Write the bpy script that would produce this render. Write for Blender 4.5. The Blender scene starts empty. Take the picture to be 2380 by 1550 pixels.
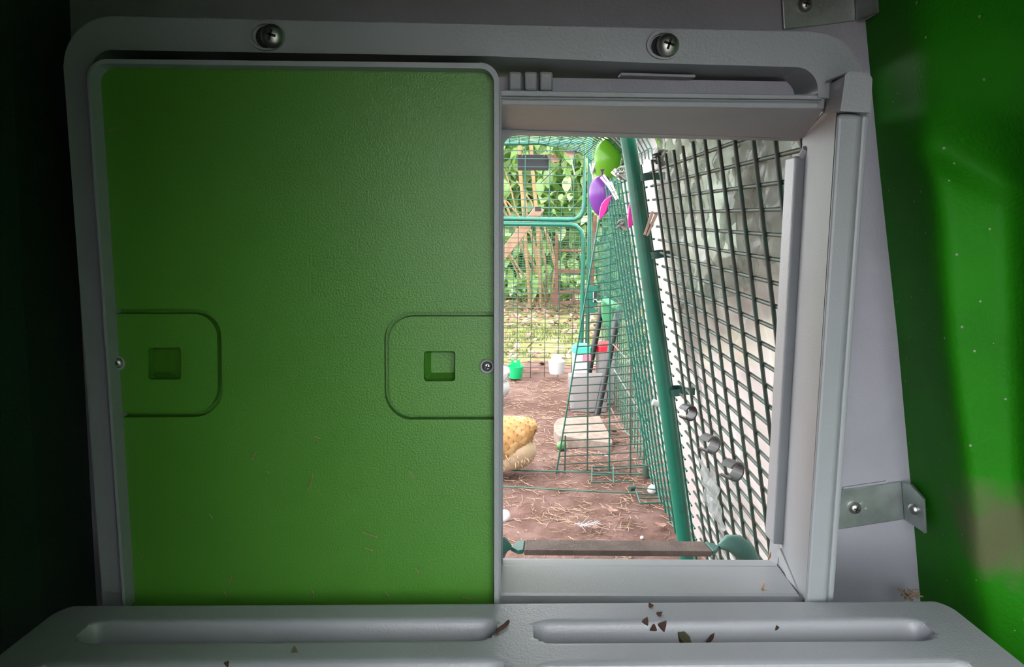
import bpy, bmesh, math, random
from math import sin, cos, tan, pi, radians, sqrt, atan2
from mathutils import Vector, Matrix, noise
from mathutils.geometry import tessellate_polygon
sc = bpy.context.scene
COL = sc.collection
rnd = random.Random(7)

# ------------------------------------------------------------------ camera
W, H, F = 2380, 1550, 1719.0
CAMZ = 0.5
yaw, pitch, roll = radians(1.6), radians(8.95), radians(0.5)
fw = Vector((sin(yaw)*cos(pitch), cos(yaw)*cos(pitch), -sin(pitch)))
r0 = Vector((cos(yaw), -sin(yaw), 0)); u0 = r0.cross(fw)
rt = r0*cos(roll) + u0*sin(roll); up = -r0*sin(roll) + u0*cos(roll)
CP = Vector((0, 0, CAMZ))
cd = bpy.data.cameras.new('camera'); cam = bpy.data.objects.new('camera', cd); COL.objects.link(cam)
cam.matrix_world = Matrix(((rt.x, up.x, -fw.x, 0), (rt.y, up.y, -fw.y, 0), (rt.z, up.z, -fw.z, CAMZ), (0, 0, 0, 1)))
cd.sensor_width = 36; cd.lens = 36*F/W; cd.clip_start = 0.005; cd.clip_end = 200
sc.camera = cam

# ------------------------------------------------------------------ world / exposure
SKY = 10.6
wd = bpy.data.worlds.new('overcast'); sc.world = wd; wd.use_nodes = True
bg = wd.node_tree.nodes['Background']; bg.inputs[0].default_value = (0.96, 0.97, 1.0, 1); bg.inputs[1].default_value = SKY
vs = sc.view_settings
vs.view_transform = 'Standard'; vs.look = 'None'; vs.gamma = 1; vs.use_curve_mapping = False; vs.exposure = 0
try:
    sc.cycles.use_denoising = True
    sc.cycles.max_bounces = 10; sc.cycles.diffuse_bounces = 5; sc.cycles.transparent_max_bounces = 24
except Exception: pass

# ------------------------------------------------------------------ helpers
def ray(px, py): return rt*((px-W/2)/F) + up*(-(py-H/2)/F) + fw
def PY(px, py, Y):
    d = ray(px, py); return CP + d*(Y/d.y)
def PZ(px, py, z):
    d = ray(px, py); return CP + d*((z-CAMZ)/d.z)
RA = radians(2.4)                                      # heading of the run
RD = Vector((sin(RA), cos(RA), 0)); RN = Vector((cos(RA), -sin(RA), 0))
def loc(p): return Vector((p.dot(RN), p.dot(RD), p.z))  # world -> run frame (x = across, y = along)
def RU(px, py, u):
    d = ray(px, py); p = CP + d*(u/d.dot(RD)); return loc(p)
def RG(px, py, z=0.0): return loc(PZ(px, py, z))
def wr(p): p = Vector(p); return RN*p.x + RD*p.y + Vector((0, 0, p.z))

def nd(nt, t, **kw):
    n = nt.nodes.new(t)
    for k, v in kw.items(): setattr(n, k, v)
    return n
COOP_MATS = {'grey_tray_plastic', 'grey_plastic', 'grey_wall_plastic', 'green_plastic', 'green_wall_plastic', 'dark_wall_tone', 'screw_steel', 'zinc_plate', 'dark_hole', 'brown_crumb', 'olive_dropping', 'orange_straw'}
OUT = 0.80
def mat(name, col, rough=0.5, spec=0.5, var=0.0, scale=20, bump=0.0, bscale=200, col2=None, metal=0.0, fac=(0.4, 0.6)):
    if name not in COOP_MATS:
        col = tuple(c*OUT for c in col); col2 = tuple(c*OUT for c in col2) if col2 is not None else None
    m = bpy.data.materials.new(name); m.use_nodes = True; nt = m.node_tree; b = nt.nodes['Principled BSDF']
    b.inputs['Roughness'].default_value = rough; b.inputs['Metallic'].default_value = metal
    b.inputs['Specular IOR Level'].default_value = spec
    b.inputs['Base Color'].default_value = (*col, 1)
    tc = nd(nt, 'ShaderNodeTexCoord')
    if col2 is not None or var > 0:
        if col2 is None: col2 = tuple(c*(1-var) for c in col)
        n = nd(nt, 'ShaderNodeTexNoise'); n.inputs['Scale'].default_value = scale; n.inputs['Detail'].default_value = 6
        nt.links.new(tc.outputs['Object'], n.inputs['Vector'])
        r = nd(nt, 'ShaderNodeValToRGB'); r.color_ramp.elements[0].position = fac[0]; r.color_ramp.elements[1].position = fac[1]
        r.color_ramp.elements[0].color = (*col2, 1); r.color_ramp.elements[1].color = (*col, 1)
        nt.links.new(n.outputs['Fac'], r.inputs['Fac']); nt.links.new(r.outputs['Color'], b.inputs['Base Color'])
    if bump > 0:
        n2 = nd(nt, 'ShaderNodeTexNoise'); n2.inputs['Scale'].default_value = bscale; n2.inputs['Detail'].default_value = 4
        nt.links.new(tc.outputs['Object'], n2.inputs['Vector'])
        bp = nd(nt, 'ShaderNodeBump'); bp.inputs['Strength'].default_value = bump; bp.inputs['Distance'].default_value = 0.002
        nt.links.new(n2.outputs['Fac'], bp.inputs['Height']); nt.links.new(bp.outputs['Normal'], b.inputs['Normal'])
    return m

class MB:
    def __init__(s): s.v = []; s.f = []
    def vert(s, p): s.v.append(tuple(p)); return len(s.v)-1
    def poly(s, pts): s.f.append([s.vert(p) for p in pts])
    def prism(s, front, back, holes=()):
        """solid between two matching outlines; holes: list of (front, back) outlines"""
        front = [Vector(p) for p in front]; back = [Vector(p) for p in back]
        n = len(front); a = len(s.v)
        loops = [(front, back)] + [([Vector(p) for p in h[0]], [Vector(p) for p in h[1]]) for h in holes]
        fi, bi = [], []
        for fr, bk in loops:
            i0 = len(s.v)
            for p in fr: s.v.append(tuple(p))
            i1 = len(s.v)
            for p in bk: s.v.append(tuple(p))
            m = len(fr); fi += list(range(i0, i0+m)); bi += list(range(i1, i1+m))
            for k in range(m):
                k2 = (k+1) % m; s.f.append([i0+k, i0+k2, i1+k2, i1+k])
        for t in tessellate_polygon([l[0] for l in loops]):
            s.f.append([fi[k] for k in t]); s.f.append([bi[k] for k in reversed(t)])
    def ypr(s, px, y0, y1, holes=(), taper=0):
        """outline in picture points on the plane Y=y0, pushed straight back to y1"""
        fr = [PY(x, y, y0) for x, y in px]; bk = [Vector((p.x, y1, p.z)) for p in fr]
        hs = []
        for h in holes:
            a = [PY(x, y, y0) for x, y in h]; hs.append((a, [Vector((p.x, y1, p.z)) for p in a]))
        s.prism(fr, bk, hs)
    def box(s, c, d, rz=0, rx=0, ry=0):
        M = Matrix.Translation(Vector(c)) @ Matrix.Rotation(rz, 4, 'Z') @ Matrix.Rotation(ry, 4, 'Y') @ Matrix.Rotation(rx, 4, 'X')
        q = [M @ Vector((sx*d[0]/2, sy*d[1]/2, sz*d[2]/2)) for sz in (-1, 1) for sx, sy in ((-1, -1), (1, -1), (1, 1), (-1, 1))]
        i = len(s.v); s.v += [tuple(p) for p in q]
        for f in ((3, 2, 1, 0), (4, 5, 6, 7), (0, 1, 5, 4), (1, 2, 6, 5), (2, 3, 7, 6), (3, 0, 4, 7)): s.f.append([i+k for k in f])
    def tube(s, pts, r, n=8, cap=True):
        pts = [Vector(p) for p in pts]; rs = r if isinstance(r, (list, tuple)) else [r]*len(pts)
        rings = []; ref = None
        for k, p in enumerate(pts):
            t = (pts[min(k+1, len(pts)-1)] - pts[max(k-1, 0)]).normalized()
            if ref is None:
                ref = Vector((0, 0, 1)) if abs(t.z) < 0.9 else Vector((1, 0, 0))
            a = (ref - t*ref.dot(t)).normalized(); b = t.cross(a); ref = a
            rings.append([s.vert(p + (a*cos(2*pi*j/n) + b*sin(2*pi*j/n))*rs[k]) for j in range(n)])
        for A, B in zip(rings, rings[1:]):
            for j in range(n): s.f.append([A[j], A[(j+1) % n], B[(j+1) % n], B[j]])
        if cap: s.f.append(rings[0][::-1]); s.f.append(rings[-1])
    def lathe(s, prof, c, ax=(0, 0, 1), n=24, cap=True):
        ax = Vector(ax).normalized(); ref = Vector((0, 0, 1)) if abs(ax.z) < 0.9 else Vector((1, 0, 0))
        a = (ref - ax*ref.dot(ax)).normalized(); b = ax.cross(a); c = Vector(c)
        rings = [[s.vert(c + ax*h + (a*cos(2*pi*j/n) + b*sin(2*pi*j/n))*max(r, 1e-5)) for j in range(n)] for r, h in prof]
        for A, B in zip(rings, rings[1:]):
            for j in range(n): s.f.append([A[j], A[(j+1) % n], B[(j+1) % n], B[j]])
        if cap: s.f.append(rings[0][::-1]); s.f.append(rings[-1])
    def grid(s, fn, nu, nv):
        i = len(s.v)
        for a in range(nu+1):
            for b in range(nv+1): s.v.append(tuple(fn(a/nu, b/nv)))
        for a in range(nu):
            for b in range(nv):
                k = i+a*(nv+1)+b; s.f.append([k, k+nv+1, k+nv+2, k+1])
    def mesh(s, name, m, smooth=None):
        me = bpy.data.meshes.new(name); me.from_pydata(s.v, [], s.f); me.validate(); me.update()
        bm = bmesh.new(); bm.from_mesh(me)
        bmesh.ops.recalc_face_normals(bm, faces=bm.faces); bm.to_mesh(me); bm.free()
        if m: me.materials.append(m)
        if smooth:
            for p in me.polygons: p.use_smooth = True
            try: me.set_sharp_from_angle(angle=radians(smooth))
            except Exception: pass
        return me
    def build(s, name, m, parent=None, bevel=0, smooth=None, seg=2, run=False):
        o = bpy.data.objects.new(name, s.mesh(name, m, smooth)); COL.objects.link(o)
        if parent: o.parent = parent
        elif run: o.rotation_euler = (0, 0, -RA)
        if bevel:
            md = o.modifiers.new('bevel', 'BEVEL'); md.width = bevel; md.segments = seg; md.limit_method = 'ANGLE'; md.angle_limit = radians(40)
            md.harden_normals = False
        return o
def tag(o, label, cat, group=None, kind=None):
    o['label'] = label; o['category'] = cat
    if group: o['group'] = group
    if kind: o['kind'] = kind
    return o
def thing(name, label, cat, p=(0, 0, 0), group=None, run=False, rz=0.0):
    o = bpy.data.objects.new(name, None); COL.objects.link(o); o.empty_display_size = 0.02
    o.location = wr(p) if run else Vector(p); o.rotation_euler = (0, 0, (-RA if run else 0)+rz)
    return tag(o, label, cat, group)
def struct(o): o['kind'] = 'structure'; return o
def inst(src, name, parent, p, rot=(0, 0, 0), scale=(1, 1, 1)):
    o = bpy.data.objects.new(name, src); COL.objects.link(o); o.parent = parent; o.location = p; o.rotation_euler = rot; o.scale = scale
    return o
def dup(root, p, rz=None, label=None, rot=None):
    r = root.copy(); COL.objects.link(r); r.location = p
    if rz is not None: r.rotation_euler = (0, 0, rz)
    if rot is not None: r.rotation_euler = rot
    if label: r['label'] = label
    for ch in list(root.children):
        c = ch.copy(); COL.objects.link(c); c.parent = r
        for g in list(ch.children):
            d = g.copy(); COL.objects.link(d); d.parent = c
    return r
def arc(cx, cy, r, a0, a1, n=8, ry=None):
    ry = ry or r
    return [(cx+r*cos(radians(a0+(a1-a0)*k/n)), cy+ry*sin(radians(a0+(a1-a0)*k/n))) for k in range(n+1)]
def fbm(x, y, z=0.0, o=4): return noise.fractal(Vector((x, y, z)), 1.0, 2.0, o)

# ------------------------------------------------------------------ materials
GREY = mat('grey_plastic', (0.275, 0.292, 0.305), 0.42, 0.45, var=0.10, scale=9, bump=0.12, bscale=900)
GREYW = mat('grey_wall_plastic', (0.33, 0.33, 0.37), 0.5, 0.4, var=0.12, scale=12, bump=0.15, bscale=700)
TRAYM = mat('grey_tray_plastic', (0.36, 0.368, 0.40), 0.36, 0.5, var=0.10, scale=9, bump=0.12, bscale=900)
GREEN = mat('green_plastic', (0.066, 0.235, 0.021), 0.40, 0.5, var=0.12, scale=6, bump=0.15, bscale=1100)
GREENW = mat('green_wall_plastic', (0.016, 0.195, 0.004), 0.6, 0.12, var=0.2, scale=14, bump=0.2, bscale=500)
DARKW = mat('dark_wall_tone', (0.03, 0.06, 0.04), 0.5, 0.4, var=0.2, scale=8, bump=0.2, bscale=500)  # one even dark tone; the left wall's own colour is unknown
STEEL = mat('screw_steel', (0.5, 0.5, 0.48), 0.4, 0.5, metal=1.0)
ZINC = mat('zinc_plate', (0.42, 0.47, 0.45), 0.38, 0.5, var=0.25, scale=60, metal=0.75, bump=0.1, bscale=300)
DARK = mat('dark_hole', (0.02, 0.02, 0.02), 0.8, 0.2)
WIRE = mat('green_coated_wire', (0.004, 0.085, 0.055), 0.4, 0.5)
WIRED = mat('grimy_green_wire', (0.02, 0.06, 0.042), 0.55, 0.4, col2=(0.045, 0.05, 0.036), scale=60)
TUBEM = mat('green_coated_tube', (0.002, 0.12, 0.075), 0.35, 0.5, col2=(0.012, 0.085, 0.056), scale=40, fac=(0.3, 0.5))
EARTH = mat('bare_earth', (0.165, 0.1, 0.084), 0.95, 0.1, col2=(0.115, 0.066, 0.052), scale=22, bump=0.9, bscale=140)
STRAW = mat('dry_straw', (0.36, 0.25, 0.17), 0.8, 0.2)
STRAWD = mat('old_straw', (0.2, 0.12, 0.085), 0.85, 0.2)
LEAFB = mat('dry_leaf', (0.27, 0.155, 0.115), 0.8, 0.2, col2=(0.16, 0.075, 0.05), scale=30)
LEAFP = mat('pale_dry_leaf', (0.36, 0.235, 0.19), 0.8, 0.2, col2=(0.29, 0.17, 0.13), scale=40)
GRASS = mat('lawn_grass', (0.15, 0.2, 0.05), 0.8, 0.2, col2=(0.1, 0.14, 0.035), scale=12)
LAWN = mat('lawn_soil', (0.18, 0.165, 0.075), 0.95, 0.1, col2=(0.14, 0.14, 0.05), scale=5)
WHITEP = mat('white_plastic', (0.55, 0.55, 0.545), 0.45, 0.4)
BLACKP = mat('black_plastic', (0.006, 0.006, 0.007), 0.45, 0.5)
WOODP = mat('pale_plank', (0.32, 0.2, 0.13), 0.75, 0.2, var=0.2, scale=30)
WOODB = mat('brown_fence_wood', (0.115, 0.06, 0.04), 0.8, 0.2, var=0.3, scale=25)
CANE = mat('tan_cane', (0.3, 0.19, 0.085), 0.7, 0.3, var=0.3, scale=20)
def darkpatch(m, scale, c2):
    nt = m.node_tree; b = nt.nodes['Principled BSDF']; src = b.inputs['Base Color'].links[0].from_socket
    tc = nd(nt, 'ShaderNodeTexCoord'); n = nd(nt, 'ShaderNodeTexNoise'); n.inputs['Scale'].default_value = scale; n.inputs['Detail'].default_value = 5
    nt.links.new(tc.outputs['Object'], n.inputs['Vector']); r = nd(nt, 'ShaderNodeMapRange'); r.inputs[1].default_value = .5; r.inputs[2].default_value = .62
    nt.links.new(n.outputs['Fac'], r.inputs[0]); mx = nd(nt, 'ShaderNodeMixRGB'); mx.inputs[2].default_value = (*c2, 1)
    nt.links.new(r.outputs[0], mx.inputs[0]); nt.links.new(src, mx.inputs[1]); nt.links.new(mx.outputs[0], b.inputs['Base Color'])
darkpatch(EARTH, 4.0, (0.085, 0.046, 0.036))
def leafmat(name, c, t):
    m = mat(name, c, 0.35, 0.5); nt = m.node_tree; b = nt.nodes['Principled BSDF']; out = nt.nodes['Material Output']
    tr = nd(nt, 'ShaderNodeBsdfTranslucent'); tr.inputs[0].default_value = (*[q*OUT for q in t], 1)
    mx = nd(nt, 'ShaderNodeMixShader'); mx.inputs[0].default_value = 0.4
    nt.links.new(b.outputs[0], mx.inputs[1]); nt.links.new(tr.outputs[0], mx.inputs[2]); nt.links.new(mx.outputs[0], out.inputs[0])
    return m
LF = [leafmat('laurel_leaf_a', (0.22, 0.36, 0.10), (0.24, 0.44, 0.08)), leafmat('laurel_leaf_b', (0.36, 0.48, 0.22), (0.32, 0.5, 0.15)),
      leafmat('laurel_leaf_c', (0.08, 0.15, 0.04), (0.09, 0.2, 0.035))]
def sheetmat(name, c, op, tint=(1, 1, 1), rough=0.25, scale=14, lo=0.35, hi=0.65, dop=0.25):
    c = tuple(q*OUT for q in c)
    m = bpy.data.materials.new(name); m.use_nodes = True; nt = m.node_tree; b = nt.nodes['Principled BSDF']; out = nt.nodes['Material Output']
    b.inputs['Base Color'].default_value = (*c, 1); b.inputs['Roughness'].default_value = rough
    tl = nd(nt, 'ShaderNodeBsdfTranslucent'); tl.inputs[0].default_value = (*c, 1)
    m1 = nd(nt, 'ShaderNodeMixShader'); m1.inputs[0].default_value = 0.5
    nt.links.new(b.outputs[0], m1.inputs[1]); nt.links.new(tl.outputs[0], m1.inputs[2])
    tp = nd(nt, 'ShaderNodeBsdfTransparent'); tp.inputs[0].default_value = (*tint, 1)
    m2 = nd(nt, 'ShaderNodeMixShader'); tc = nd(nt, 'ShaderNodeTexCoord'); n = nd(nt, 'ShaderNodeTexNoise'); n.inputs['Scale'].default_value = scale
    mr = nd(nt, 'ShaderNodeMapRange'); mr.inputs[1].default_value = lo; mr.inputs[2].default_value = hi
    mr.inputs[3].default_value = op-dop; mr.inputs[4].default_value = min(1, op+dop)
    nt.links.new(tc.outputs['Object'], n.inputs['Vector']); nt.links.new(n.outputs['Fac'], mr.inputs[0]); nt.links.new(mr.outputs[0], m2.inputs[0])
    nt.links.new(tp.outputs[0], m2.inputs[1]); nt.links.new(m1.outputs[0], m2.inputs[2]); nt.links.new(m2.outputs[0], out.inputs[0])
    return m
MILK = sheetmat('milky_plastic_sheet', (0.40, 0.37, 0.36), 0.85, dop=0.15)
MILKP = sheetmat('pinkish_plastic_sheet', (0.44, 0.39, 0.385), 0.9, dop=0.1)
CLEAR = sheetmat('clear_plastic_bag', (0.34, 0.37, 0.34), 0.42, (0.84, 0.88, 0.84), rough=0.25, scale=30)
def netmat():
    m = sheetmat('green_windbreak_net', (0.03, 0.105, 0.078), 0.46, rough=.7, dop=0.3, scale=6)
    nt = m.node_tree; w = nd(nt, 'ShaderNodeTexWave'); w.wave_type = 'BANDS'; w.bands_direction = 'Y'; w.inputs['Scale'].default_value = 45; w.inputs['Distortion'].default_value = 3
    tc = nd(nt, 'ShaderNodeTexCoord'); nt.links.new(tc.outputs['Object'], w.inputs['Vector'])
    mr = [x for x in nt.nodes if x.bl_idname == 'ShaderNodeMapRange'][0]
    nt.links.new(w.outputs['Fac'], mr.inputs[0]); mr.inputs[1].default_value = 0.1; mr.inputs[2].default_value = 0.9
    return m
NET = netmat()

# ================================================================== COOP SHELL (setting)
YW, YF, YD, YR, YO = 0.398, 0.345, 0.338, 0.329, 0.420   # wall, surround, door panel, door rim, outer face
# front wall with the doorway hole
b = MB()
hole = [(1100, 150), (1950, 170), (1900, 1420), (1100, 1420)]
b.ypr([(160, -160), (2100, -160), (2120, 100), (2140, 330), (2190, 780), (2240, 1405), (2260, 1700), (60, 1700), (92, 1405)], YW, YO-0.002, holes=[hole])
b.ypr([(2060, 1118), (2060, 1127), (1960, 1142), (1960, 1133)], YW-0.0012, YW, )
wf = struct(b.build('wall_front', GREYW))
XL, XR, ZT, ZB = -0.236, 0.226, 0.74, 0.20
# left wall: plain, set back under the frame's end
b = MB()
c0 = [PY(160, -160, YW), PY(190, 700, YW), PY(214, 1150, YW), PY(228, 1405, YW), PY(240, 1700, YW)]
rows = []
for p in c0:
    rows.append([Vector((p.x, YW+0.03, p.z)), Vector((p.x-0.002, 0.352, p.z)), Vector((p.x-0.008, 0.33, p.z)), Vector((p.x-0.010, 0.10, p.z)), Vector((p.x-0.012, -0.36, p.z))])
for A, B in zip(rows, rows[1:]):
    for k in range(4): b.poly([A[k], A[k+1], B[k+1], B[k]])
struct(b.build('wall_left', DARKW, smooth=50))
# right wall: moulded with a raised panel
def rw(x, y, Y): return PY(x, y, Y)
b = MB()
R = [  # rows of columns (px, py, Y)
    [(1970, -480, .402), (2105, -480, .352), (2330, -520, .306), (2560, -580, .275), (2700, -700, .24)],
    [(1985, -160, .402), (2110, -160, .352), (2330, -200, .306), (2560, -250, .275), (2700, -300, .24)],
    [(2008, 100, .402), (2135, 120, .347), (2350, 255, .308), (2530, 380, .275), (2700, 480, .24)],
    [(2022, 250, .402), (2150, 330, .350), (2345, 420, .331), (2530, 500, .287), (2700, 560, .25)],
    [(2036, 380, .402), (2178, 420, .333), (2342, 500, .3265), (2500, 560, .285), (2700, 640, .25)],
    [(2080, 780, .402), (2205, 800, .331), (2352, 800, .3245), (2500, 800, .285), (2700, 800, .25)],
    [(2112, 1150, .402), (2265, 1222, .327), (2360, 1150, .322), (2500, 1060, .285), (2700, 960, .25)],
    [(2124, 1300, .402), (2272, 1330, .333), (2390, 1270, .327), (2520, 1200, .288), (2700, 1100, .25)],
    [(2132, 1405, .402), (2290, 1440, .335), (2420, 1440, .320), (2540, 1440, .288), (2700, 1440, .25)],
    [(2150, 1700, .402), (2320, 1700, .335), (2450, 1700, .315), (2570, 1700, .288), (2720, 1700, .25)],
    [(2180, 2500, .402), (2360, 2500, .335), (2480, 2500, .315), (2600, 2500, .288), (2750, 2500, .25)]]
R = [[(r[0][0], r[0][1], None)]+r for r in R]
nR, nC = len(R), 6
ND = .02
def rwf(s, t):
    y = s*(nR-1); x = t*nC
    i = min(int(y), nR-2); j = min(int(x), nC-1); fy, fx = y-i, x-j
    fy = fy*fy*(3-2*fy)*0.25+fy*0.75
    def pt(i, j):
        if j == 0: return rw(*R[i][1])+Vector((0.002, 0.03, 0))
        if j < 6: return rw(*R[i][j])
        p = rw(*R[i][5]); return Vector((p.x+0.004, -0.36, p.z))
    a = pt(i, j).lerp(pt(i+1, j), fy); c = pt(i, j+1).lerp(pt(i+1, j+1), fy)
    return a.lerp(c, fx)
def rws(s_, t_):
    if t_ < .19 or t_ > .98: return rwf(s_, t_)
    k = min(1, (t_-.19)/.06); a = rwf(s_, t_); acc = Vector()
    for i in (-1, 0, 1):
        for j in (-1, 0, 1): acc += rwf(min(1, max(0, s_+.018*i)), min(.99, max(.17, t_+.022*j)))
    return a.lerp(acc/9, k)
b.grid(rws, (nR-1)*7, nC*10)
wrt = struct(b.build('wall_right', GREENW, smooth=80))
# dirt on the lower right wall: own brown stain, in the wall material
nt = GREENW.node_tree; bs = nt.nodes['Principled BSDF']
src = bs.inputs['Base Color'].links[0].from_socket
tc = nd(nt, 'ShaderNodeTexCoord'); mp = nd(nt, 'ShaderNodeVectorMath', operation='DISTANCE')
sp = PY(2350, 1250, .326); mp.inputs[1].default_value = sp
nt.links.new(tc.outputs['Object'], mp.inputs[0])
n = nd(nt, 'ShaderNodeTexNoise'); n.inputs['Scale'].default_value = 45; n.inputs['Detail'].default_value = 8; nt.links.new(tc.outputs['Object'], n.inputs['Vector'])
ad = nd(nt, 'ShaderNodeMath', operation='MULTIPLY_ADD'); ad.inputs[1].default_value = 0.05; nt.links.new(n.outputs['Fac'], ad.inputs[0]); nt.links.new(mp.outputs['Value'], ad.inputs[2])
mr = nd(nt, 'ShaderNodeMapRange'); mr.inputs[1].default_value = 0.035; mr.inputs[2].default_value = 0.058; mr.inputs[3].default_value = 0.8; mr.inputs[4].default_value = 0
nt.links.new(ad.outputs[0], mr.inputs[0])
mx = nd(nt, 'ShaderNodeMixRGB'); mx.inputs[2].default_value = (0.13, 0.115, 0.07, 1)
nt.links.new(mr.outputs[0], mx.inputs[0]); nt.links.new(src, mx.inputs[1])
# light specks of dust
vo = nd(nt, 'ShaderNodeTexVoronoi'); vo.inputs['Scale'].default_value = 110; nt.links.new(tc.outputs['Object'], vo.inputs['Vector'])
lt = nd(nt, 'ShaderNodeMath', operation='LESS_THAN'); lt.inputs[1].default_value = 0.07; nt.links.new(vo.outputs['Distance'], lt.inputs[0])
ml = nd(nt, 'ShaderNodeMath', operation='MULTIPLY'); ml.inputs[1].default_value = 0.5; nt.links.new(lt.outputs[0], ml.inputs[0])
mx2 = nd(nt, 'ShaderNodeMixRGB'); mx2.inputs[2].default_value = (0.4, 0.42, 0.33, 1); nt.links.new(ml.outputs[0], mx2.inputs[0]); nt.links.new(mx.outputs[0], mx2.inputs[1])
nt.links.new(mx2.outputs[0], bs.inputs['Base Color'])

YB = 0.0                         # rear wall
OX0, OX1, OZ0, OZ1 = -0.036, 0.23, 0.30, 0.592   # open rear hatch behind the photographer
ZT = 0.625
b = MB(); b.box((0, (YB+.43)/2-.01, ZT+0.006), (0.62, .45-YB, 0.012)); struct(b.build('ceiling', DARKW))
b = MB(); b.box((-.06, .66, .614), (.72, .48, .014)); struct(b.build('added_sill_shade', GREENW))  # unseen eave added outside the doorway to shade the sill
b = MB(); b.box((0, 0.0, ZB-0.01), (0.62, 0.82, 0.02)); struct(b.build('floor_coop', GREYW)).name = 'floor'
# rear wall with the open hatch the photographer leans in through
b = MB()
w_ = lambda x0, x1, z0, z1: b.box(((x0+x1)/2, YB-0.01, (z0+z1)/2), (x1-x0, 0.02, z1-z0))
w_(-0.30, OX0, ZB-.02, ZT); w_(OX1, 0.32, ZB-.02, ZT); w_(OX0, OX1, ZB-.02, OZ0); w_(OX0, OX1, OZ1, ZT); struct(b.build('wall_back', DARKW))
# unseen partition added left of the hatch to block light on the left
b = MB(); b.box((-0.04, (YB+.05)/2, (ZT+ZB)/2), (0.006, .05-YB, ZT-ZB)); struct(b.build('added_light_block', DARKW))

# ================================================================== DOOR SURROUND
ds = thing('door_surround', 'grey plastic door surround with rounded corners screwed to coop front wall', 'door frame', PY(1100, 1395, YF))
def rel(b_, root):
    for k, p in enumerate(b_.v): b_.v[k] = tuple(Vector(p)-root.location)
    return b_
def part(b_, name, m, root, **kw): return rel(b_, root).build(name, m, root, **kw)
outer = [(240, 1420)] + [(147, 150)] + arc(260, 150, 112, 180, 270, 10) + [(1880, 74)] + arc(1890, 185, 110, 272, 352, 10) + [(2004, 230), (1960, 230), (1902, 226)] + \
        arc(1850, 207, 51, 5, -88, 8) + [(1500, 146), (1155, 131), (258, 116)] + arc(258, 180, 51, 270, 180, 6, 64) + [(292, 1420)]
b = MB(); b.ypr(outer, YF-0.004, YW-0.001); part(b, 'frame_plate', GREY, ds, bevel=0.004, seg=3)
# slot back plate behind the top opening
b = MB(); b.ypr([(1100, 178), (1870, 190), (1876, 232), (1100, 222)], 0.3665, 0.402)
part(b, 'slot_back', GREYW, ds)
for i, x in enumerate((1198, 1234, 1270)):
    b = MB(); b.ypr([(x-15, 165), (x+15, 166), (x+15, 211), (x-15, 210)], 0.357, 0.368); part(b, 'rib', GREY, ds, bevel=0.001)
b = MB(); b.ypr([(1443, 168), (1617, 173), (1617, 180), (1443, 175)], 0.358, 0.366); part(b, 'slot_lip', GREYW, ds, bevel=0.0005)
# top rail with grooves
b = MB()
b.ypr([(1120, 208), (1915, 221), (1912, 231), (1120, 222)], YF-0.003, 0.37)
b.ypr([(1120, 223.5), (1911, 233), (1908, 237), (1120, 229)], YF-0.001, 0.37)
b.ypr([(1120, 230.5), (1906, 239), (1900, 252), (1120, 243)], YF-0.002, 0.37)
part(b, 'top_rail', GREY, ds, bevel=0.0006)
# tunnel soffit, right jamb, sill, outer rim
def quad(b_, A, B, C, D): b_.poly([A, B, C, D])
b = MB()
s0, s1 = PY(1100, 243, YF), PY(1915, 252, YF); s2, s3 = PY(1868, 322, YO-0.01), PY(1100, 298, YO-0.01)
b.prism([s0, s1, s2, s3], [p+Vector((0, 0, 0.006)) for p in (s0, s1, s2, s3)]); part(b, 'soffit', GREY, ds)
b = MB()
j0, j1 = PY(1944, 258, YF-0.006), PY(1871, 1400, YF-0.006); j2, j3 = PY(1806, 1330, YO-0.006), PY(1863, 325, YO-0.006)
b.prism([j0, j1, j2, j3], [p+Vector((0.006, 0, 0)) for p in (j0, j1, j2, j3)]); part(b, 'right_jamb', GREY, ds)
b = MB()
pr = [(1384, YF-0.004), (1377, YF), (1315, YO-0.014), (1313, YO-0.013), (1312, YO-0.012), (1299, YO+0.006)]
L = [PY(1120, 1402, YF-0.004)] + [PY(1120, y, Y) for y, Y in pr]; Rr = [PY(1866, 1402, YF-0.004)] + [PY(1858-(1383-y)*0.72, y+2, Y) for y, Y in pr]
for k in range(len(L)-1): b.poly([L[k], L[k+1], Rr[k+1], Rr[k]])
dz = Vector((0, 0, -0.05)); b.poly([L[-1], L[-1]+dz, Rr[-1]+dz, Rr[-1]])
part(b, 'sill', GREY, ds, smooth=20)
# outer rim of the opening
b = MB()
ho = [(1168, 1297)] + [(1170, 345)] + arc(1200, 345, 30, 180, 270, 6) + [(1850, 328)] + [(1858, 340)] + [(1786, 1302)]
hb = [PY(x, y, YO+0.006) for x, y in ho]; ob = [PY(x, y, YO-0.008) for x, y in [(1080, 1390), (1080, 290), (1900, 300), (1850, 1390)]]
b.prism(ob, [Vector((p.x, YO+0.006, p.z)) for p in ob], [([Vector((p.x, YO-0.008, p.z)) for p in hb], hb)]); part(b, 'outer_rim', GREY, ds, bevel=0.0008)
b = MB(); b.ypr([(1848, 362), (1889, 364), (1836, 1268), (1797, 1266)], YO-0.018, YO-0.004); part(b, 'jamb_rail', GREY, ds, bevel=0.0012)
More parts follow.
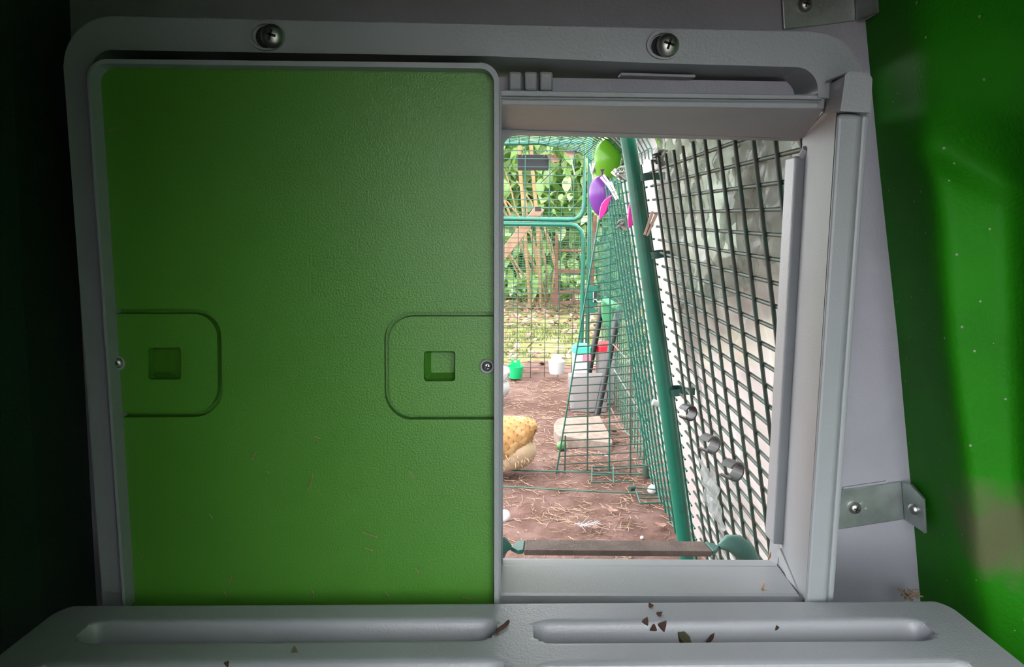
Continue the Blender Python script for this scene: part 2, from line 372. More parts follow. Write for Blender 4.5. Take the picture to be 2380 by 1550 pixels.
# mitre strips at the corners of the tunnel
b = MB()
A, B = PY(1938, 252, YF-0.008), PY(1870, 336, YO-0.016); A2, B2 = PY(1948, 262, YF-0.008), PY(1884, 350, YO-0.016)
C0, C1 = PY(1922, 262, YF-0.001), PY(1868, 322, YO-0.01)
dd = Vector((0.0, 0.004, 0.0))
b.prism([C0, A, A2, B2, B, C1], [p+Vector((0.002, 0.010, 0.002)) for p in (C0, A, A2, B2, B, C1)]); part(b, 'mitre_strip', GREY, ds, bevel=0.0008)
b = MB(); b.tube([PY(1878, 346, YO-0.02), PY(1868, 365, YO-0.017)], 0.003); part(b, 'mitre_tip', GREY, ds)
b = MB(); A, B = PY(1812, 1274, YO-0.016), PY(1864, 1396, YF-0.002)
b.prism([A, B, B+Vector((0.0022, 0, 0)), A+Vector((0.0022, 0, 0))], [p+Vector((0, 0.004, -0.005)) for p in (A, B, B+Vector((0.0022, 0, 0)), A+Vector((0.0022, 0, 0)))]); part(b, 'mitre_strip', GREY, ds)
# right post: two strips with a groove, and the cap on top
b = MB(); L_ = [(1946, 264), (2003, 266), (1920, 1420), (1870, 1420)]; b.prism([PY(x, y, YF-.018) for x, y in L_], [PY(x, y, YF) for x, y in L_]); part(b, 'post_face', GREY, ds, bevel=0.002, seg=3)
b = MB(); b.ypr([(2005, 266), (2023, 266), (1937, 1420), (1922, 1420)], YF-0.015, YW-.03); part(b, 'post_edge', GREY, ds, bevel=0.0012)
b = MB()
cp = [(1953, 258), (1964, 180)] + arc(1977, 180, 14, 190, 268, 4) + [(2008, 168)] + arc(2008, 188, 20, 272, 350, 5) + [(2024, 262)]
fr = [PY(x, y, YF-0.024) for x, y in cp]; bk = [Vector((p.x, YF+.012, p.z)) for p in fr]
bk[0] = PY(1918, 262, YF); bk[1] = PY(1922, 200, YF); bk[2] = PY(1935, 185, YF)
b.prism(fr, bk); part(b, 'post_cap', GREY, ds, bevel=0.0028, seg=3)
# screws in oval recesses
def screw(parent, c, r, name='screw', n=20, m=STEEL, phase=0.3):
    b_ = MB(); ax = (0, -1, 0)
    b_.lathe([(r, 0), (r, r*0.25), (r*0.85, r*0.55), (r*0.55, r*0.75), (r*0.2, r*0.82), (0, r*0.82)], c, ax, n, cap=False)
    for p in range(len(b_.v)): b_.v[p] = tuple(Vector(b_.v[p])-parent.location)
    o = b_.build(name, m, parent, smooth=60)
    k = MB()
    for a in (0, pi/2): k.box(Vector(c)+Vector((0, -r*0.80, 0))-parent.location, (r*0.95, r*0.14, r*0.2), ry=a+phase)
    d = k.build('cross_slot', DARK, o); d.parent = o
    return o
for x, y, ex in ((634, 85, -22), (1551, 106, -14)):
    yy = YF-0.0042
    b = MB(); c = PY(x+ex*0.6, y, yy); 
    b.lathe([(0.0078, -0.0004), (0.0078, 0.0016), (0.0066, 0.0016), (0.0062, 0.0004), (0.0062, -0.0003)], (0, 0, 0), (0, -1, 0), 28, cap=False)
    for k, p in enumerate(b.v): b.v[k] = (p[0]*1.0+c.x, p[1]+c.y, p[2]*0.78+c.z)
    part(b, 'recess_rim', GREY, ds, smooth=50)
    b = MB(); b.lathe([(0.0046, 0.0006), (0, 0.0006)], PY(x-14, y+2, yy), (0, -1, 0), 20, cap=False); part(b, 'slot_shadow_gap', DARK, ds).name = 'recess_shade'  # flat dark disc painted in for the shade inside the oval recess
    screw(ds, PY(x, y, yy-0.002), 0.0050)

# ================================================================== SLIDING DOOR
dr = thing('sliding_door', 'green plastic sliding coop door with grey rim, half open on left of doorway', 'door', PY(720, 1400, YD))
GT = 4.5
def sq(x0, y0, x1, y1, r=7): return arc(x0+r, y0+r, r, 180, 270, 3)+arc(x1-r, y0+r, r, 270, 360, 3)+arc(x1-r, y1-r, r, 0, 90, 3)+arc(x0+r, y1-r, r, 90, 180, 3)
padL_o = [(250, 718), (450, 718)] + arc(450, 782, 64, 270, 360, 8) + [(518, 900)] + arc(452, 903, 66, 0, 90, 8) + [(262, 970)]
padR_o = [(1147, 975), (960, 975)] + arc(960, 910, 66, 90, 180, 8) + [(893, 790)] + arc(958, 790, 65, 180, 270, 8) + [(1147, 724)]
panel = [(292, 1420), (263, 970)] + padL_o[1:-1][::-1] + [(250, 718), (209, 190)] + arc(245, 185, 36, 180, 270, 5) + [(1115, 160)] + arc(1115, 192, 32, 270, 360, 6) + \
        [(1147, 724)] + padR_o[1:-1][::-1] + [(1147, 975), (1147, 1420)]
# order pads so outline runs on: left pad notch is walked bottom to top, right pad top to bottom
panel = [(292, 1420), (263, 970)] + padL_o[::-1][1:-1] + [(250, 718), (209, 190)] + arc(245, 185, 36, 180, 270, 5) + [(1115, 160)] + arc(1115, 192, 32, 270, 360, 6) + \
        [(1147, 724)] + padR_o[::-1][1:-1] + [(1147, 975), (1147, 1420)]
b = MB(); b.ypr(panel, YD, YD+0.0052); part(b, 'panel', GREEN, dr, bevel=0.0009, seg=2)
b = MB(); b.ypr([(292, 1420), (209, 190), (245, 150), (1115, 160), (1147, 192), (1147, 1420)], YD+0.0049, YD+0.009, holes=[sq(340, 803, 426, 887), sq(980, 811, 1063, 891)]); part(b, 'back_plate', GREEN, dr)
def shrink(L, c, g):
    out = []
    for x, y in L:
        dx, dy = c[0]-x, c[1]-y; out.append((x+(g if dx > 0 else -g), y+(g if dy > 0 else -g)))
    return out
padL = [(251, 729.5), (450, 729.5)] + arc(450, 784, 54.5, 270, 360, 8) + [(506.5, 900)] + arc(450, 903, 55.5, 0, 90, 8) + [(263, 958.5)]
padR = [(1147, 964.5), (960, 964.5)] + arc(960, 909, 55.5, 90, 180, 8) + [(904.5, 791)] + arc(960, 791, 55.5, 180, 270, 8) + [(1147, 735.5)]
for pad, s_, fl in ((padL, (345, 808, 421, 882), 0), (padR, (985, 816, 1058, 886), 1)):
    h = sq(*s_)
    b = MB(); b.ypr(pad, YD, YD+0.005, holes=[h]); p_ = part(b, 'hand_pad', GREEN, dr, bevel=0.0006)
    b = MB(); fr = [PY(x, y, YD+0.0035) for x, y in h]
    x0, y0, x1, y1 = s_; w = x1-x0
    ins = sq(x0+(17 if fl else 4), y0+3, x1-(2 if fl else 26), y1-(20 if fl else 18), 4)
    bk = [PY(x, y, YD+0.0105) for x, y in ins]
    if not fl:
        bk = [PY(x, y, YD+0.012 - 0.007*max(0, (x-x0)/w)) for x, y in ins]
    for k in range(len(fr)):
        k2 = (k+1) % len(fr); b.poly([fr[k], fr[k2], bk[k2], bk[k]])
    b.poly(bk)
    part(b, 'finger_recess', GREEN, dr, smooth=30)
# hole the back plate clear of the recess: it simply stops behind it (recess floor lies in front of the plate's rear)
rim_o = [(286, 1420), (203, 200)] + arc(247, 182, 45, 180, 270, 6) + [(1115, 146)] + arc(1115, 190, 45, 270, 360, 8) + [(1159, 1420), (1148.5, 1420)] + \
        arc(1115, 192, 33, 0, -90, 8) + [(245, 147.5)] + arc(245, 184, 36, 270, 180, 6) + [(293, 1420)]
b = MB(); b.ypr(rim_o, YR, YD+0.010); part(b, 'rim', GREY, dr, bevel=0.0012, seg=3)
b = MB(); b.ypr([(1159, 210), (1166, 215), (1164, 1420), (1158, 1420)], YR+0.006, YO-0.02); part(b, 'leading_edge', GREY, dr, bevel=0.001)
for x, y in ((274, 843), (1132, 851)):
    b = MB(); b.lathe([(0.0036, 0), (0.0036, 0.0012), (0.003, 0.0018), (0, 0.0018)], PY(x, y, YD), (0, -1, 0), 24, cap=False); part(b, 'screw_boss', GREY, dr, smooth=40)
    screw(dr, PY(x, y, YD-0.0016), 0.0024)

# ================================================================== BRACKETS
br = thing('wall_bracket', 'zinc angle bracket screwed low on grey wall beside the door post', 'bracket', PY(2100, 1230, YW))
b = MB(); b.ypr([(1946, 1140), (2096, 1120), (2103, 1207), (1944, 1232)], YW-0.0022, YW-0.0002); part(b, 'plate', ZINC, br, bevel=0.0005)
b = MB(); A = [PY(2095, 1120, YW-0.0022), PY(2116, 1126, YW-0.010), PY(2146, 1160, YW-0.024), PY(2150, 1240, YW-0.026), PY(2102, 1208, YW-0.0022)]
b.prism(A, [p+Vector((0.0016, 0.0006, 0)) for p in A]); part(b, 'flange', ZINC, br, bevel=0.0003)
screw(br, PY(1986, 1180, YW-0.0025), 0.0035)
b = MB(); b.lathe([(0.0028, 0), (0.0028, 0.0006), (0.0017, 0.0006), (0.0017, 0)], PY(2008, 1178, YW-0.0023), (0, -1, 0), 20, cap=False); part(b, 'slot_ring', ZINC, br)
o = screw(br, PY(2124, 1183, YW-0.016), 0.0030); o.data.transform(Matrix.Translation(PY(2124, 1183, YW-0.016)-br.location) @ Matrix.Rotation(-radians(70), 4, 'Z') @ Matrix.Translation(br.location-PY(2124, 1183, YW-0.016)))
for ch in list(o.children): bpy.data.objects.remove(ch)
b2 = thing('wall_bracket', 'zinc angle bracket in the dark above top right of door frame', 'bracket', PY(1930, 30, YW))
b = MB(); b.ypr([(1816, -40), (1985, -40), (1989, 48), (1822, 68)], YW-0.0022, YW-0.0002); part(b, 'plate', ZINC, b2, bevel=0.0005)
b = MB(); A = [PY(1985, -40, YW-0.002), PY(2038, -40, YW-0.016), PY(2040, 28, YW-0.016), PY(2010, 45, YW-0.01), PY(1989, 48, YW-0.002)]
b.prism(A, [p+Vector((0.0016, 0.0006, 0)) for p in A]); part(b, 'flange', ZINC, b2, bevel=0.0003)
screw(b2, PY(1870, 12, YW-0.0025), 0.0036)

# ================================================================== ROOSTING TRAY
ZTR = PY(1200, 1397, 0.326).z
def slot(pxl, pxr, y0, y1, wl=0, wr_=0):
    a, c = PZ(pxl, y1, ZTR), PZ(pxr, y1, ZTR); f = PZ(pxl, y0, ZTR); return (a.x, c.x, a.y, f.y)
slots = [slot(160, 1152, 1436, 1496), slot(1243, 2196, 1436, 1496), slot(20, 1180, 1532, 1612), slot(1255, 2330, 1532, 1612),
         slot(-140, 1180, 1655, 1740), slot(1260, 2520, 1655, 1740)]
yb = 0.06; yfar = PZ(1200, 1397, ZTR).y
tl, trr = PZ(160, 1397, ZTR).x, PZ(2196, 1399, ZTR).x
nl, nr = PZ(-40, 1553, ZTR), PZ(2390, 1553, ZTR)
def edge(y, side):
    if side < 0: return tl+(nl.x-tl)*(yfar-y)/(yfar-nl.y)
    return trr+(nr.x-trr)*(yfar-y)/(yfar-nr.y)
def trayz(x, y):
    z = ZTR
    for a, c, y0, y1 in slots:
        r = 0.009; hx, hy = (c-a)/2, (y1-y0)/2; cx, cy = (a+c)/2, (y0+y1)/2
        qx, qy = abs(x-cx)-(hx-r), abs(y-cy)-(hy-r)
        d = sqrt(max(qx, 0)**2+max(qy, 0)**2)+min(max(qx, qy), 0)-r
        if d < 0:
            t = (y1-y)/(y1-y0); near = min(1.0, (y-y0)/0.0012); e = min(1, -d/0.004); e = e*e*(3-2*e)
            df = max(0.0, (y1-y)); dep = 60*df*df if df < .004 else 0.00096+3.2*(df-.004)
            z -= min(e, near)*min(dep, .024)
    return z
b = MB()
ys = [yb+(0.2-yb)*k/14 for k in range(14)]+[0.2+(yfar-0.2)*k/150 for k in range(151)]
NX = 210; i0 = 0
cr = 0.012
for y in ys:
    a, c = edge(y, -1), edge(y, 1)
    k = yfar-y
    ins = cr-sqrt(max(0, cr*cr-(cr-k)**2)) if k < cr else 0
    for j in range(NX+1):
        x = a+ins+(c-a-2*ins)*j/NX
        ez = -0.003*max(0, 1-k/0.0025)**2
        b.v.append((x, y, trayz(x, y)+ez))
for r in range(len(ys)-1):
    for j in range(NX):
        q = r*(NX+1)+j; b.f.append([q, q+1, q+NX+2, q+NX+1])
last = (len(ys)-1)*(NX+1)
ring = [last+j for j in range(NX+1)]
low = [b.vert((b.v[q][0], b.v[q][1]+0.001, ZTR-0.03)) for q in ring]
for j in range(NX): b.f.append([ring[j], ring[j+1], low[j+1], low[j]])
for e in (0, NX):
    lv = [b.vert((b.v[r*(NX+1)+e][0], b.v[r*(NX+1)+e][1], ZTR-0.03)) for r in range(len(ys))]
    for r in range(len(ys)-1): b.f.append([r*(NX+1)+e, (r+1)*(NX+1)+e, lv[r+1], lv[r]])
o = b.build('roosting_tray', TRAYM, smooth=40); tag(o, 'grey plastic roosting tray with long rounded slots below the doorway', 'tray')
# crumbs and droppings on the tray and sill
CRUMB = mat('brown_crumb', (0.07, 0.04, 0.03), 0.9, 0.2); CRUMB2 = mat('olive_dropping', (0.09, 0.085, 0.05), 0.9, 0.2)
def tray_hit(px, py):
    d = ray(px, py); t = (ZTR+.001-CAMZ)/d.z
    for k in range(400):
        p = CP+d*t
        if p.z <= trayz(p.x, p.y): return p
        t += .00025
    return p
def flake(name, label, pts, m, h=0.0012):
    mx_, my_ = sum(p[0] for p in pts)/len(pts), sum(p[1] for p in pts)/len(pts)
    c = tray_hit(mx_, my_); nz = Vector((0, -.55, .83)); c = c+nz*h*.5; q = []
    for x, y in pts:
        d = ray(x, y); q.append(CP+d*((c-CP).dot(nz)/d.dot(nz)))
    b_ = MB(); b_.prism([p+nz*h*.4 for p in q], [p-nz*h*.6 for p in q]); b_.poly([p.lerp(c, .5)+nz*h*.7 for p in q])
    for k in range(len(b_.v)): b_.v[k] = tuple(Vector(b_.v[k])-c)
    o_ = b_.build(name, m); o_.location = c; tag(o_, label, 'debris'); return o_
flake('dropping', 'dark olive dropping lump inside right slot of grey tray', [(1575, 1472), (1590, 1470), (1602, 1482), (1606, 1496), (1588, 1497), (1580, 1486)], CRUMB2, 0.003)
flake('wood_chip', 'dark brown leaf shaped chip in right tray slot beside dropping', [(1641, 1492), (1650, 1478), (1660, 1472), (1658, 1484), (1646, 1497)], CRUMB, 0.002)
for lab, x, y, s in (('small brown flake upper left of flake cluster on tray', 1512, 1408, 7), ('upright brown flake at top of flake cluster on tray', 1533, 1428, 8), ('brown flake at left of flake cluster on tray', 1501, 1444, 9),
                     ('largest brown flake right of flake cluster on tray', 1541, 1454, 12), ('flat brown flake lowest in flake cluster on tray', 1519, 1459, 9), ('tiny dark red speck at right in tray slot', 1806, 1459, 5),
                     ('brown crumb on front left edge of tray', 527, 1543, 7), ('olive crumb on tray front edge left of centre', 685, 1512, 9)):
    ang = rnd.random()*3
    flake('brown_flake', lab, [(x+s*cos(a+ang)*(1 if k % 2 else .6), y+s*1.2*sin(a+ang)*(1 if k % 2 else .55)) for k, a in enumerate([j*pi/3 for j in range(6)])], CRUMB if 'olive' not in lab else CRUMB2)
b = MB(); tw = [(1152, 1476), (1158, 1467), (1167, 1461), (1175, 1455), (1182, 1446)]
b.tube([tray_hit(x, y)+Vector((0, -.0004, .0008)) for x, y in tw], [0.0005, 0.0009, 0.001, 0.0009, 0.0006], 6)
tag(b.build('twig', CRUMB), 'short dark twig lying across tray between the two slots', 'twig')
b = MB()
for k in range(26):
    a = rnd.random()*2*pi; c = PY(2112+rnd.gauss(0, 9), 1392-abs(rnd.gauss(0, 9)), 0.372+.012*rnd.random()); l = 0.004+rnd.random()*0.005
    dv = Vector((cos(a), sin(a)*0.5, rnd.random()*0.9))*l; b.tube([c-dv*0.3, c+dv*0.3+Vector((0, 0, .0006)), c+dv*0.8], 0.0003, 4)
tag(b.build('straw_clump', STRAW), 'small clump of straw bits in the tray corner by green wall', 'straw', kind='stuff')
b = MB()
for x, y, dx, dy in ((737, 1017, 7, 3), (957, 1103, 6, 8), (720, 1120, -6, 18), (860, 1243, 18, 6), (858, 1277, 9, 3), (969, 1327, 4, 6), (725, 1380, 2, 12), (900, 1385, 4, 10), (590, 1060, 5, -9), (255, 302, 14, -4), (622, 1098, 3, 3), (523, 1380, 3, 6), (1085, 1390, 10, 2), (490, 1200, 4, 5), (330, 1295, 3, -6), (535, 1352, 4, -12)):
    b.tube([PY(x-dx, y-dy, YD-0.0004), PY(x+dy*0.2, y, YD-0.0008), PY(x+dx, y+dy, YD-0.0004)], 0.00022, 4)
tag(b.build('straw_flecks', STRAW), 'fine pale straw flecks stuck to face of green door', 'straw', kind='stuff')
for x, y, l, s in ((1772, 1366, 'orange straw scrap on the right end of sill', 11), (1788, 1292, 'pale brown husk in right outer corner of sill', 8)):
    b = MB(); c = PY(x, y, 0.353 if y > 1300 else YO-0.014); b.tube([c+Vector((-0.0006, 0, -0.0024)), c+Vector((0, -0.0006, 0)), c+Vector((0.0008, 0, 0.0024))], [0.0003, 0.0008, 0.0003], 6)
    tag(b.build('straw_scrap', mat('orange_straw', (0.4, 0.22, 0.12), 0.8)), l, 'straw')

# ================================================================== GROUND
b = MB()
def gnd(s, t):
    x = -2.5+5.5*s; y = 0.3+6.7*t
    z = 0.012*fbm(x*4, y*4, 0, 4)*(1 if y < 2.6 else 0.5) - 0.004
    return (x, y, z)
b = MB()
nx, ny = 220, 260
def gz(x, y): return 0.010*fbm(x*5, y*5, 0, 4)+0.007*max(0, fbm(x*9, y*9, 8, 2)+.1)*abs(fbm(x*40, y*40, 5, 3))*(1 if x > -.02 else .4)+0.004*fbm(x*22, y*22, 3, 3) - 0.003
b.grid(lambda s, t: (lambda x, y: (x, y, gz(x, y)))(-1.2+2.4*s, 0.44+2.1*t), nx, ny)
o = b.build('ground', EARTH, run=True, smooth=180); struct(o)
b = MB(); b.grid(lambda s, t: (-9+18*s, -6+18*t, -0.016), 4, 4)
struct(b.build('ground_far', EARTH, run=True)).name = 'ground'
b = MB(); b.grid(lambda s, t: (-3+6*s, 2.52+2.2*t, 0.004*fbm(s*30, t*12)-0.006), 60, 30); struct(b.build('lawn', LAWN, run=True))
def strew(n, fn, m, name, label, cat, lmin, lmax, r, tilt=0.25):
    b_ = MB()
    for k in range(n):
        x, y = fn(); a = rnd.random()*2*pi; l = lmin+(lmax-lmin)*rnd.random()**2
        d = Vector((cos(a), sin(a), 0))*l*0.5; n_ = Vector((-sin(a), cos(a), 0)); c = Vector((x, y, gz(x, y)+r*1.5+rnd.random()*0.002))
        bend = n_*l*0.12*(rnd.random()-0.5)*2+Vector((0, 0, rnd.random()*tilt*l*0.3)); w = n_*r; e = Vector((0, 0, (rnd.random()-0.3)*tilt*l))
        h_ = Vector((0, 0, r))
        P = [c-d, c+bend, c+d+e]
        i = len(b_.v)
        for p in P: b_.v += [tuple(p-w), tuple(p+h_), tuple(p+w)]
        for q in (0, 3):
            b_.f += [[i+q, i+q+1, i+q+4, i+q+3], [i+q+1, i+q+2, i+q+5, i+q+4]]
    o_ = b_.build(name, m, run=True); tag(o_, label, cat, kind='stuff'); return o_
def nearpt():
    while True:
        u = 0.55+1.7*rnd.random(); v = -0.14+0.42*rnd.random()
        if rnd.random() < 0.25+0.75*max(0, min(1, 0.5+2.2*fbm(v*6, u*6, 9, 3)))*(0.35+2.2*max(0, v+.05)): return v, u
strew(2600, nearpt, STRAW, 'straw', 'pale straw pieces scattered over earth floor of run', 'straw', 0.006, 0.035, 0.0005)
strew(2400, nearpt, STRAWD, 'straw_litter', 'brown rotted straw bits trodden into earth floor of run', 'straw', 0.004, 0.02, 0.0006)
def leafshape(b_, c, a, l, w, curl, tilt, yn=0.0):
    ca, sa = cos(a), sin(a)
    def T(x, y, z):
        z2 = z*cos(tilt)+x*sin(tilt); x2 = x*cos(tilt)-z*sin(tilt)
        return (c[0]+x2*ca-y*sa, c[1]+x2*sa+y*ca, c[2]+z2)
    pr = [(-.5, .04), (-.3, .30), (-.12, .24), (.05, .46), (.2, .27), (.36, .22), (.5, .0)]
    i = len(b_.v)
    for s_, h in pr:
        zc = curl*l*(s_*s_*1.6)
        b_.v += [T(s_*l, h*w, zc+curl*w*h*.8), T(s_*l, 0, zc), T(s_*l, -h*w, zc+curl*w*h*.8)]
    for k in range(len(pr)-1):
        q = i+3*k; b_.f += [[q, q+1, q+4, q+3], [q+1, q+2, q+5, q+4]]
# leaf litter beyond the run
b = MB(); b2_ = MB()
for k in range(2600):
    v = -0.9+1.7*rnd.random(); u = 2.35+rnd.random()**0.9*2.1
    dens = 0.9 if u > 3.35 else (0.3 if u > 2.72 else 0.75)
    if rnd.random() > dens: continue
    l = 0.022+0.03*rnd.random()
    leafshape(b if rnd.random() < .55 else b2_, (v, u, 0.004+0.008*rnd.random()), rnd.random()*6.3, l, l*.6, 0.2*rnd.random(), rnd.gauss(0, .35))
tag(b.build('leaf_litter', LEAFB, run=True), 'brown fallen leaves littering ground beyond the run', 'leaves', kind='stuff')
tag(b2_.build('leaf_litter', LEAFP, run=True), 'pale pinkish fallen leaves littering ground beyond the run', 'leaves', kind='stuff')
b = MB()
for k in range(9000):
    v = -0.9+1.6*rnd.random(); u = 2.66+0.82*rnd.random()
    if fbm(v*5, u*5, 5, 3) < -0.12-0.3*rnd.random(): continue
    hgt = 0.008+0.014*rnd.random(); a = rnd.random()*6.3; w = 0.0022
    e = Vector((rnd.gauss(0, .006), rnd.gauss(0, .006), hgt)); c = Vector((v, u, -0.004)); d = Vector((cos(a), sin(a), 0))*w
    b.poly([c-d, c+d, c+e])
tag(b.build('grass', GRASS, run=True), 'short patchy lawn grass between leaf litter and run', 'grass', kind='stuff')
# single large leaves on the earth
for px, py, sz, a, m, lab in ((1355, 980+0, 0, 0, LEAFB, ''), ):
    pass
big = [(1530, 1222, .030, .4, LEAFP, 'large pale pink dry leaf near post foot'), (1418, 1180, .028, 0, LEAFP, 'curled pale leaf in middle of straw patch'), (1300, 1128, .026, .2, LEAFB, 'brown dry leaf lying under the divider mesh'),
       (1428, 1000, .040, 1.2, LEAFB, 'upright pinkish leaf beside right end of slab'), (1425, 1022, .045, .5, LEAFB, 'broad brown leaf behind slab corner'), (1328, 1075, .026, .3, LEAFB, 'brown leaf just in front of slab'),
       (1470, 1072, .026, 1, LEAFP, 'pale leaf against the divider mesh'), (1445, 1207, .022, 2, LEAFB, 'small brown leaf near centre of earth floor'), (1385, 1232, .018, 2.6, LEAFB, 'brown leaf low beside the feather tuft'),
       (1262, 1048, .018, .1, LEAFB, 'reddish leaf scrap right of buff hen'), (1755, 1240, .06, .6, LEAFP, 'large pale leaf outside near mesh low right'), (1770, 1268, .055, 1.8, LEAFB, 'brown curled leaf outside near mesh at bottom right')]
for px, py, sz, a, m, lab in big:
    p = RG(px, py, 0.006); b = MB(); leafshape(b, (0, 0, 0), a, sz, sz*.75, .35, -.25)
    o = b.build('fallen_leaf', m); o.location = wr(p)+Vector((0, 0, gz(p.x, p.y)+.002)); o.rotation_euler = (0, 0, -RA); tag(o, lab, 'leaf', 'large fallen leaves in the run')

# ================================================================== RUN: near side panel (leaning), hoop post, mid panel
def SV(z): return 0.25-0.18*z
ZTOP = 0.567; DZ = 0.0162; DU = 0.0418; US = 0.939
LEAN = -math.atan(0.18)
def wiremesh(name, r, L, m, n=6):
    b_ = MB(); b_.tube([(0, 0, 0), (0, 0, L)], r, n); return b_.mesh(name, m, 60)
def side_panel(u0, u1, uw, label, mw, r):
    t = thing('side_mesh', label, 'mesh panel', (0.25, (u0+u1)/2, 0), run=True)
    o0 = Vector((0.25, (u0+u1)/2, 0))
    Lz = ZTOP*sqrt(1+.18**2)
    mv = wiremesh('wire', r, Lz, mw); mh = wiremesh('wire', r*.95, u1-u0, mw)
    for u in uw: inst(mv, 'wire', t, Vector((0.25, u, 0))-o0, (0, LEAN, 0))
    k = 0; z = 0.004
    while z < ZTOP+.001:
        p = Vector((SV(z)-r*1.7*0, u0, z))-o0
        inst(mh, 'wire', t, p+Vector((r*1.4, 0, 0)), (-pi/2, 0, 0)); z += DZ
    return t
us1 = [0.4614-DU+DU*k for k in range(12)]
side_panel(0.425, US-0.018, [u for u in us1 if u < US-.015], 'green wire mesh side panel nearest the doorway, right of round post', WIRED, 0.00165)
us2 = [0.962+DU*k for k in range(11)]
side_panel(US+0.014, 1.41, us2, 'green wire mesh side panel beyond the round post', WIRE, 0.0015)
hp = thing('run_hoop', 'thick round green hoop post between two mesh side panels', 'post', (SV(0), US, 0), run=True)
o0 = Vector((SV(0), US, 0))
b = MB(); hpts = [(SV(0)-.014, US, -0.02), (SV(.25)-.014, US, .25), (SV(.5)-.014, US, .5), (SV(.56)-.014, US, .56), (.125, US, .61), (.10, US, .655), (.06, US, .69), (0, US, .705), (-.2, US, .715)]
b.tube([Vector(p)-o0 for p in hpts], 0.0098, 14); b.build('tube', TUBEM, hp, smooth=60)
CLIPM = mat('dark_green_clip', (0.01, 0.07, 0.055), 0.4, 0.5)
for px, py, lab in ((1500, 411, 'uppermost'), (1525, 592, 'middle'), (1571, 910, 'lowest')):
    p = RU(px, py, US-.004); t = thing('hoop_clip', f'{lab} dark green plastic clip strapping round post to mesh', 'clip', p, 'clips on the round post', run=True)
    b = MB(); b.lathe([(0.0112, -.0045), (0.0112, .0045), (0.0100, .0045), (0.0100, -.0045)], (0, .004, 0), (0.17, 0, -1), 18, cap=False); b.build('band', CLIPM, t, smooth=40)
    b = MB(); b.box((.014, .0, .001), (.012, .007, .009)); b.box((.021, .003, .001), (.006, .012, .010)); b.build('hook', CLIPM, t, bevel=.0008)

# ------------------------------------------------------------------ far section of the run: side wall, arched roof, end panel
UE = 2.29; U0 = 1.41
prof = [(.25, 0), (.246, .2), (.242, .45), (.240, .60), (.236, .628), (.222, .652), (.198, .676), (.165, .693), (.12, .706), (.05, .716), (-.05, .722), (-.20, .724), (-.38, .722)]
fs = thing('run_mesh_tunnel', 'arched green wire mesh tunnel forming far part of the run', 'mesh panel', (0, (U0+UE)/2, 0), run=True); o0 = Vector((0, (U0+UE)/2, 0))
k = 0
bm_ = MB(); bm_.tube([Vector((x, 0, z)) for x, z in prof], 0.0014, 5); mring = bm_.mesh('rib_wire', WIRE, 60)
nrib = int((UE-U0)/DU)+1
for k in range(nrib+1): inst(mring, 'rib_wire', fs, Vector((0, U0+.002+k*(UE-U0)/nrib, 0))-o0)
mh = wiremesh('long_wire', 0.0013, UE-U0, WIRE, 5)
# long wires along the tunnel at even arc length
cum = [0]
for a, c in zip(prof, prof[1:]): cum.append(cum[-1]+sqrt((a[0]-c[0])**2+(a[1]-c[1])**2))
def onprof(s):
    for i in range(len(cum)-1):
        if s <= cum[i+1]:
            f = (s-cum[i])/(cum[i+1]-cum[i]); return prof[i][0]+f*(prof[i+1][0]-prof[i][0]), prof[i][1]+f*(prof[i+1][1]-prof[i][1])
    return prof[-1]
s = 0.006
while s < cum[-1]:
    x, z = onprof(s); inst(mh, 'long_wire', fs, Vector((x, U0, z))-o0, (-pi/2, 0, 0)); s += (0.026 if s < .66 else .0285)

ep = thing('run_end_panel', 'green tubular end gate of the run with upper and lower mesh frames', 'gate', (0, UE, 0), run=True); o0 = Vector((0, UE, 0))
def lp(px, py, du=0): 
    p = RU(px, py, UE+du); return p-o0
def path(pp, du=0): return [lp(x, y, du) for x, y in pp]
TR = 0.0068
b = MB(); b.tube(path([(900, 338), (900, 350), (1357, 335)] [:1] + [(1359, 330)] + [(1358, 470)] + [(1356, 488), (1349, 503), (1336, 510), (1320, 511), (1170, 508), (900, 506)], 0), TR, 10); b.build('upper_frame', TUBEM, ep, smooth=60)
b = MB(); b.tube(path([(900, 519), (1170, 520), (1325, 522), (1340, 526), (1351, 537), (1356, 556), (1352, 760), (1350, 884)]), TR, 10); b.build('lower_frame', TUBEM, ep, smooth=60)
b = MB(); b.tube(path([(1371, 318), (1370, 560), (1366, 720), (1364, 884)], .012), TR, 10); b.build('outer_tube', TUBEM, ep, smooth=60)
b = MB(); b.tube(path([(900, 886), (1170, 885), (1368, 882)]), TR*1.05, 10); b.build('bottom_rail', WIRED, ep, smooth=60)
p0, p1 = lp(1352, 530), lp(1350, 884)
mv = wiremesh('upper_wire', 0.0017, lp(1300, 335).z-lp(1300, 508).z, WIRE, 5)
for x in (940, 996, 1052, 1107, 1163, 1219.5, 1276, 1332): q = lp(x, 508); inst(mv, 'upper_wire', ep, q)
mh = wiremesh('upper_wire', 0.0013, lp(1358, 400).x-lp(900, 400).x, WIRE, 5)
for k in range(9):
    q = lp(900, 350+19.0*k); q.z = lp(1250, 350+19.0*k).z; q.y = .002; inst(mh, 'upper_wire', ep, q, (0, pi/2, 0))
mv = wiremesh('lower_wire', 0.0012, lp(1300, 520).z-lp(1300, 884).z, WIRED, 5)
for k in range(14): q = lp(1328-31.7*k, 884); inst(mv, 'lower_wire', ep, q)
mh = wiremesh('lower_wire', 0.0010, lp(1352, 700).x-lp(900, 700).x, WIRED, 5)
k = 0; y = 530
while y < 880:
    q = lp(900, y); q.z = lp(1250, y).z; q.y = .002; inst(mh, 'lower_wire', ep, q, (0, pi/2, 0)); y += 11.6
